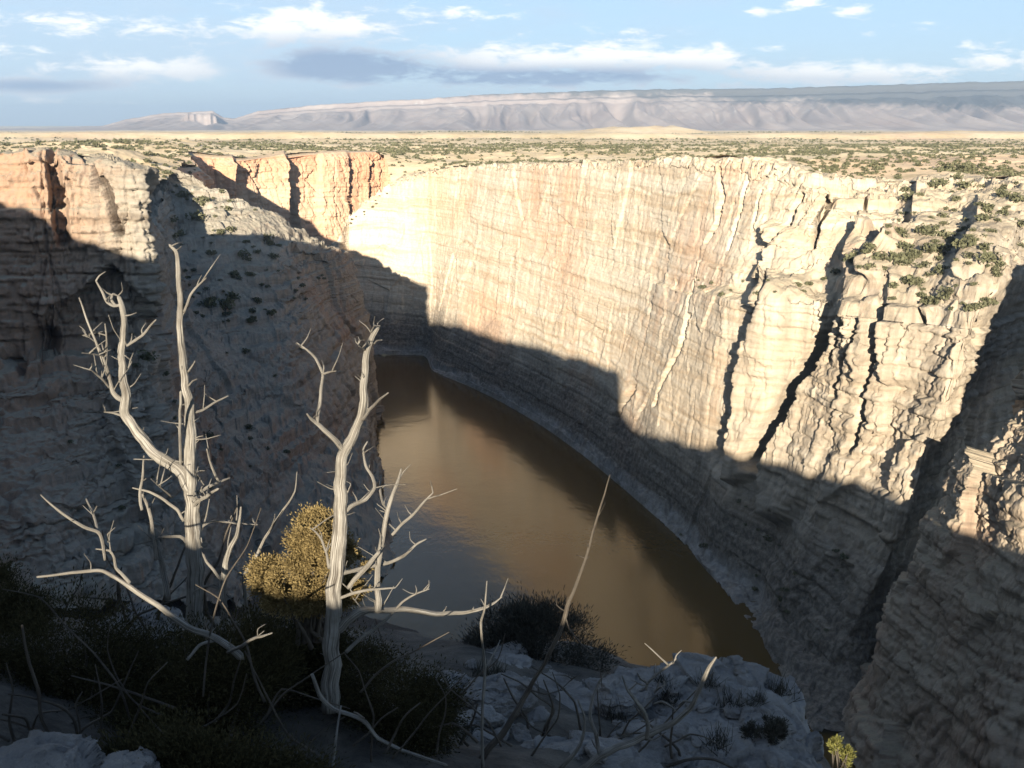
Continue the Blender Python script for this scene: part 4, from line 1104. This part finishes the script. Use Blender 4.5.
DJ = [(60, 690, 7.4, 1.05, .8, .72, 'dark juniper in the shade at the far left below the fallen branch'),
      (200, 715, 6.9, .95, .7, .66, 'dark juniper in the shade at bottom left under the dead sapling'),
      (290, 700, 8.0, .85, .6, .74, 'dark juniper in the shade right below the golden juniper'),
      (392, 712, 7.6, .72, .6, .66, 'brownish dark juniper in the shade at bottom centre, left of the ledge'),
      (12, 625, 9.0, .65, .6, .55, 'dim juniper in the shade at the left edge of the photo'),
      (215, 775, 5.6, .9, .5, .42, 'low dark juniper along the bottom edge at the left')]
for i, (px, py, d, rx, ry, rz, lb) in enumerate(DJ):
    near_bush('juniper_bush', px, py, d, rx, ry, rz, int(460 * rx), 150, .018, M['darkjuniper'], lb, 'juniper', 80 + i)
near_bush('twiggy_bush', 540, 640, 11.6, .95, .5, .50, 330, 70, .034, M['sage'], 'dark twiggy bush behind the ledge against the brown water', 'bush', 95, up=.9, asp=.16)
near_bush('twiggy_bush', 672, 705, 10.2, .30, .25, .16, 80, 60, .024, M['sage'], 'small twiggy bush on the ledge beside the big angular block', 'bush', 96, up=.7, asp=.2)
near_bush('twiggy_bush', 770, 730, 9.0, .26, .22, .12, 70, 60, .022, M['sage'], 'low dark tuft growing in front of the big angular block', 'bush', 97, up=.7, asp=.2)
near_bush('leafy_sprig', 841, 752, 5.9, .065, .065, .12, 46, 34, .016, M['fresh'], 'small yellow green sprig catching the sun at bottom right', 'plant', 98, up=.9)

# ------------------------------------------------------------------ haze
def haze():
    me = bpy.data.meshes.new('haze'); x0, x1, y0, y1, z0, z1 = -36000, 36000, -3000, 36500, -12, 760
    v = [(x, y, z) for z in (z0, z1) for y in (y0, y1) for x in (x0, x1)]
    f = [(0, 2, 3, 1), (4, 5, 7, 6), (0, 1, 5, 4), (2, 6, 7, 3), (0, 4, 6, 2), (1, 3, 7, 5)]
    me.from_pydata(v, [], f)
    s = NT('haze_air'); pv = s.n('VolumePrincipled'); pv.inputs['Color'].default_value = (.66, .83, 1, 1)
    pv.inputs['Density'].default_value = HAZE; pv.inputs['Anisotropy'].default_value = 0.35
    s.l(pv.outputs[0], s.out.inputs['Volume']); me.materials.append(s.m)
    ob = bpy.data.objects.new('haze', me); col.objects.link(ob); ob['kind'] = 'stuff'; ob['label'] = 'pale blue haze over the distant mountains'; ob['category'] = 'haze'
HAZE = 5.0e-5
haze()

# ------------------------------------------------------------------ sky with clouds
world = bpy.data.worlds.new('World'); scene.world = world; world.use_nodes = True
w = NT.__new__(NT); w.t = world.node_tree; w.t.nodes.clear(); w.out = w.n('OutputWorld')
bg = w.n('Background'); w.l(bg.outputs[0], w.out.inputs[0])
sky = w.n('TexSky'); sky.sky_type = 'NISHITA'; sky.sun_disc = False
sky.sun_elevation = SUN_EL; sky.sun_rotation = math.pi + SUN_AZ; sky.altitude = 1200; sky.air_density = 1.0; sky.dust_density = 0.6; sky.ozone_density = 1.5
SKY_STRENGTH = 0.05
EXPO = 1.82
KW = 1 / (SKY_STRENGTH * 2 ** EXPO)
tc = w.n('TexCoord'); dirv = tc.outputs['Generated']
sp_ = w.n('SeparateXYZ'); w.l(dirv, sp_.inputs[0])
az = w.math('MULTIPLY', w.math('ARCTAN2', sp_.outputs[0], sp_.outputs[1]), 57.2958)
el = w.math('MULTIPLY', w.math('ARCSINE', sp_.outputs[2]), 57.2958)
cmb = w.n('CombineXYZ'); w.l(w.math('MULTIPLY', az, .30), cmb.inputs[0]); w.l(w.math('MULTIPLY', el, 1.0), cmb.inputs[1])
nz = w.noise(cmb.outputs[0], 1.7, 10, 0.66, .3); nz2 = w.noise(cmb.outputs[0], .5, 4, .55)
def ang(px, py):
    v = ray(px, py); return math.degrees(math.atan2(v[0], v[1])), math.degrees(math.atan2(v[2], math.hypot(v[0], v[1])))
# (px, py, half width px, half height px, strength, greyness)
CL = [(155, 70, 78, 11, 1.0, .15), (30, 86, 85, 8, 1.15, .85), (45, 100, 60, 5, .6, .1), (310, 28, 75, 18, 1.0, .2), (345, 66, 80, 15, 1.25, .95), (500, 66, 95, 17, 1.05, .25), (600, 60, 90, 15, 1.05, .2), (690, 60, 62, 12, 1.05, .1), (560, 79, 130, 8, 1.0, .75),
      (800, 74, 95, 10, 1.0, .15), (880, 74, 60, 9, 1.0, .1), (740, 84, 70, 5, .7, .3), (990, 60, 24, 13, .95, .1), (1030, 62, 18, 10, .8, .1), (805, 2, 24, 6, .8, .05), (856, 11, 20, 6, .8, .05), (762, 12, 14, 5, .6, .05), (240, 40, 50, 8, .5, .1), (110, 26, 130, 12, .62, .1), (20, 52, 70, 8, .5, .1), (430, 14, 100, 11, .5, .1), (640, 30, 80, 8, .42, .1), (930, 28, 60, 7, .42, .1)]
tot = None; grey = None
for px, py, hw, hh_, st, gr in CL:
    a0, e0 = ang(px, py); a1, _ = ang(px + hw * 1.4, py); _, e1 = ang(px, py - hh_ * 1.45)
    da = w.math('DIVIDE', w.math('SUBTRACT', az, a0), abs(a1 - a0)); de = w.math('DIVIDE', w.math('SUBTRACT', el, e0), abs(e1 - e0))
    r2_ = w.math('ADD', w.math('MULTIPLY', da, da), w.math('MULTIPLY', de, de))
    m_ = w.math('MULTIPLY', w.math('EXPONENT', w.math('MULTIPLY', r2_, -1.1)), st)
    under = w.mapr(de, .3, -.8, 0.05, 1.0, True)
    g_ = w.math('MULTIPLY', m_, w.math('MULTIPLY', under, .25 + .75 * gr)) if gr > .12 else w.math('MULTIPLY', m_, w.math('MULTIPLY', under, .3))
    if gr > .6: g_ = w.math('MULTIPLY', m_, gr)
    tot = m_ if tot is None else w.math('MAXIMUM', tot, m_); grey = g_ if grey is None else w.math('ADD', grey, g_)
dens = w.mapr(w.math('ADD', tot, w.math('MULTIPLY', w.math('SUBTRACT', nz, .5), 2.3)), .34, .95, 0, 1, True)
# thin high veil, thicker to the left
veil = w.math('MULTIPLY', w.mapr(w.math('ADD', nz2, w.math('MULTIPLY', az, -.008)), .38, .72, .0, .75, True), w.mapr(el, -.2, 2.0, .2, 1))
up_ = w.mapr(el, 25, 60, 1, .3)
white = (1.5 * KW, 1.45 * KW, 1.36 * KW); gcol = (.33 * KW, .45 * KW, .66 * KW)
base_sky = w.mix(w.math('MULTIPLY', veil, w.math('MULTIPLY', up_, .75)), w.mix(w.mapr(el, 10, 28, .75, .65), sky.outputs[0], w.mix(w.mapr(el, 10, 30), (.50 * KW, .73 * KW, 1.02 * KW), (.10 * KW, .22 * KW, .50 * KW))), (.66 * KW, .82 * KW, 1.0 * KW))
ccol = w.mix(w.math('MULTIPLY', grey, 1.0, None, True), white, gcol)
final = w.mix(w.math('MULTIPLY', dens, .92), base_sky, ccol)
w.l(final, bg.inputs[0]); bg.inputs[1].default_value = SKY_STRENGTH

# ------------------------------------------------------------------ sun, camera, render
sun = bpy.data.lights.new('sun', 'SUN'); sun.energy = 5.0; sun.angle = math.radians(.5); sun.color = (1.0, .905, .75)
so = bpy.data.objects.new('sun', sun); col.objects.link(so)
dvec = Vector((math.sin(SUN_AZ) * math.cos(SUN_EL), math.cos(SUN_AZ) * math.cos(SUN_EL), -math.sin(SUN_EL)))
so.rotation_euler = dvec.to_track_quat('-Z', 'Y').to_euler(); so.location = (-50, -300, 400)
cam = bpy.data.cameras.new('camera'); co = bpy.data.objects.new('camera', cam); col.objects.link(co)
co.location = (0, 0, CZ); co.rotation_euler = (math.pi / 2 - PITCH, 0, 0)
cam.sensor_width = 36; cam.lens = 36 * F / 1024; cam.clip_start = .1; cam.clip_end = 120000
scene.camera = co
scene.render.engine = 'CYCLES'
cy = scene.cycles
cy.use_denoising = True; cy.max_bounces = 5; cy.diffuse_bounces = 1; cy.glossy_bounces = 2; cy.volume_bounces = 0; cy.transparent_max_bounces = 4
cy.caustics_reflective = False; cy.caustics_refractive = False; cy.sample_clamp_indirect = 5
vs = scene.view_settings; vs.view_transform = 'Standard'; vs.look = 'None'; vs.gamma = 1; vs.use_curve_mapping = False; vs.exposure = EXPO
print('individual bushes', n_ind)
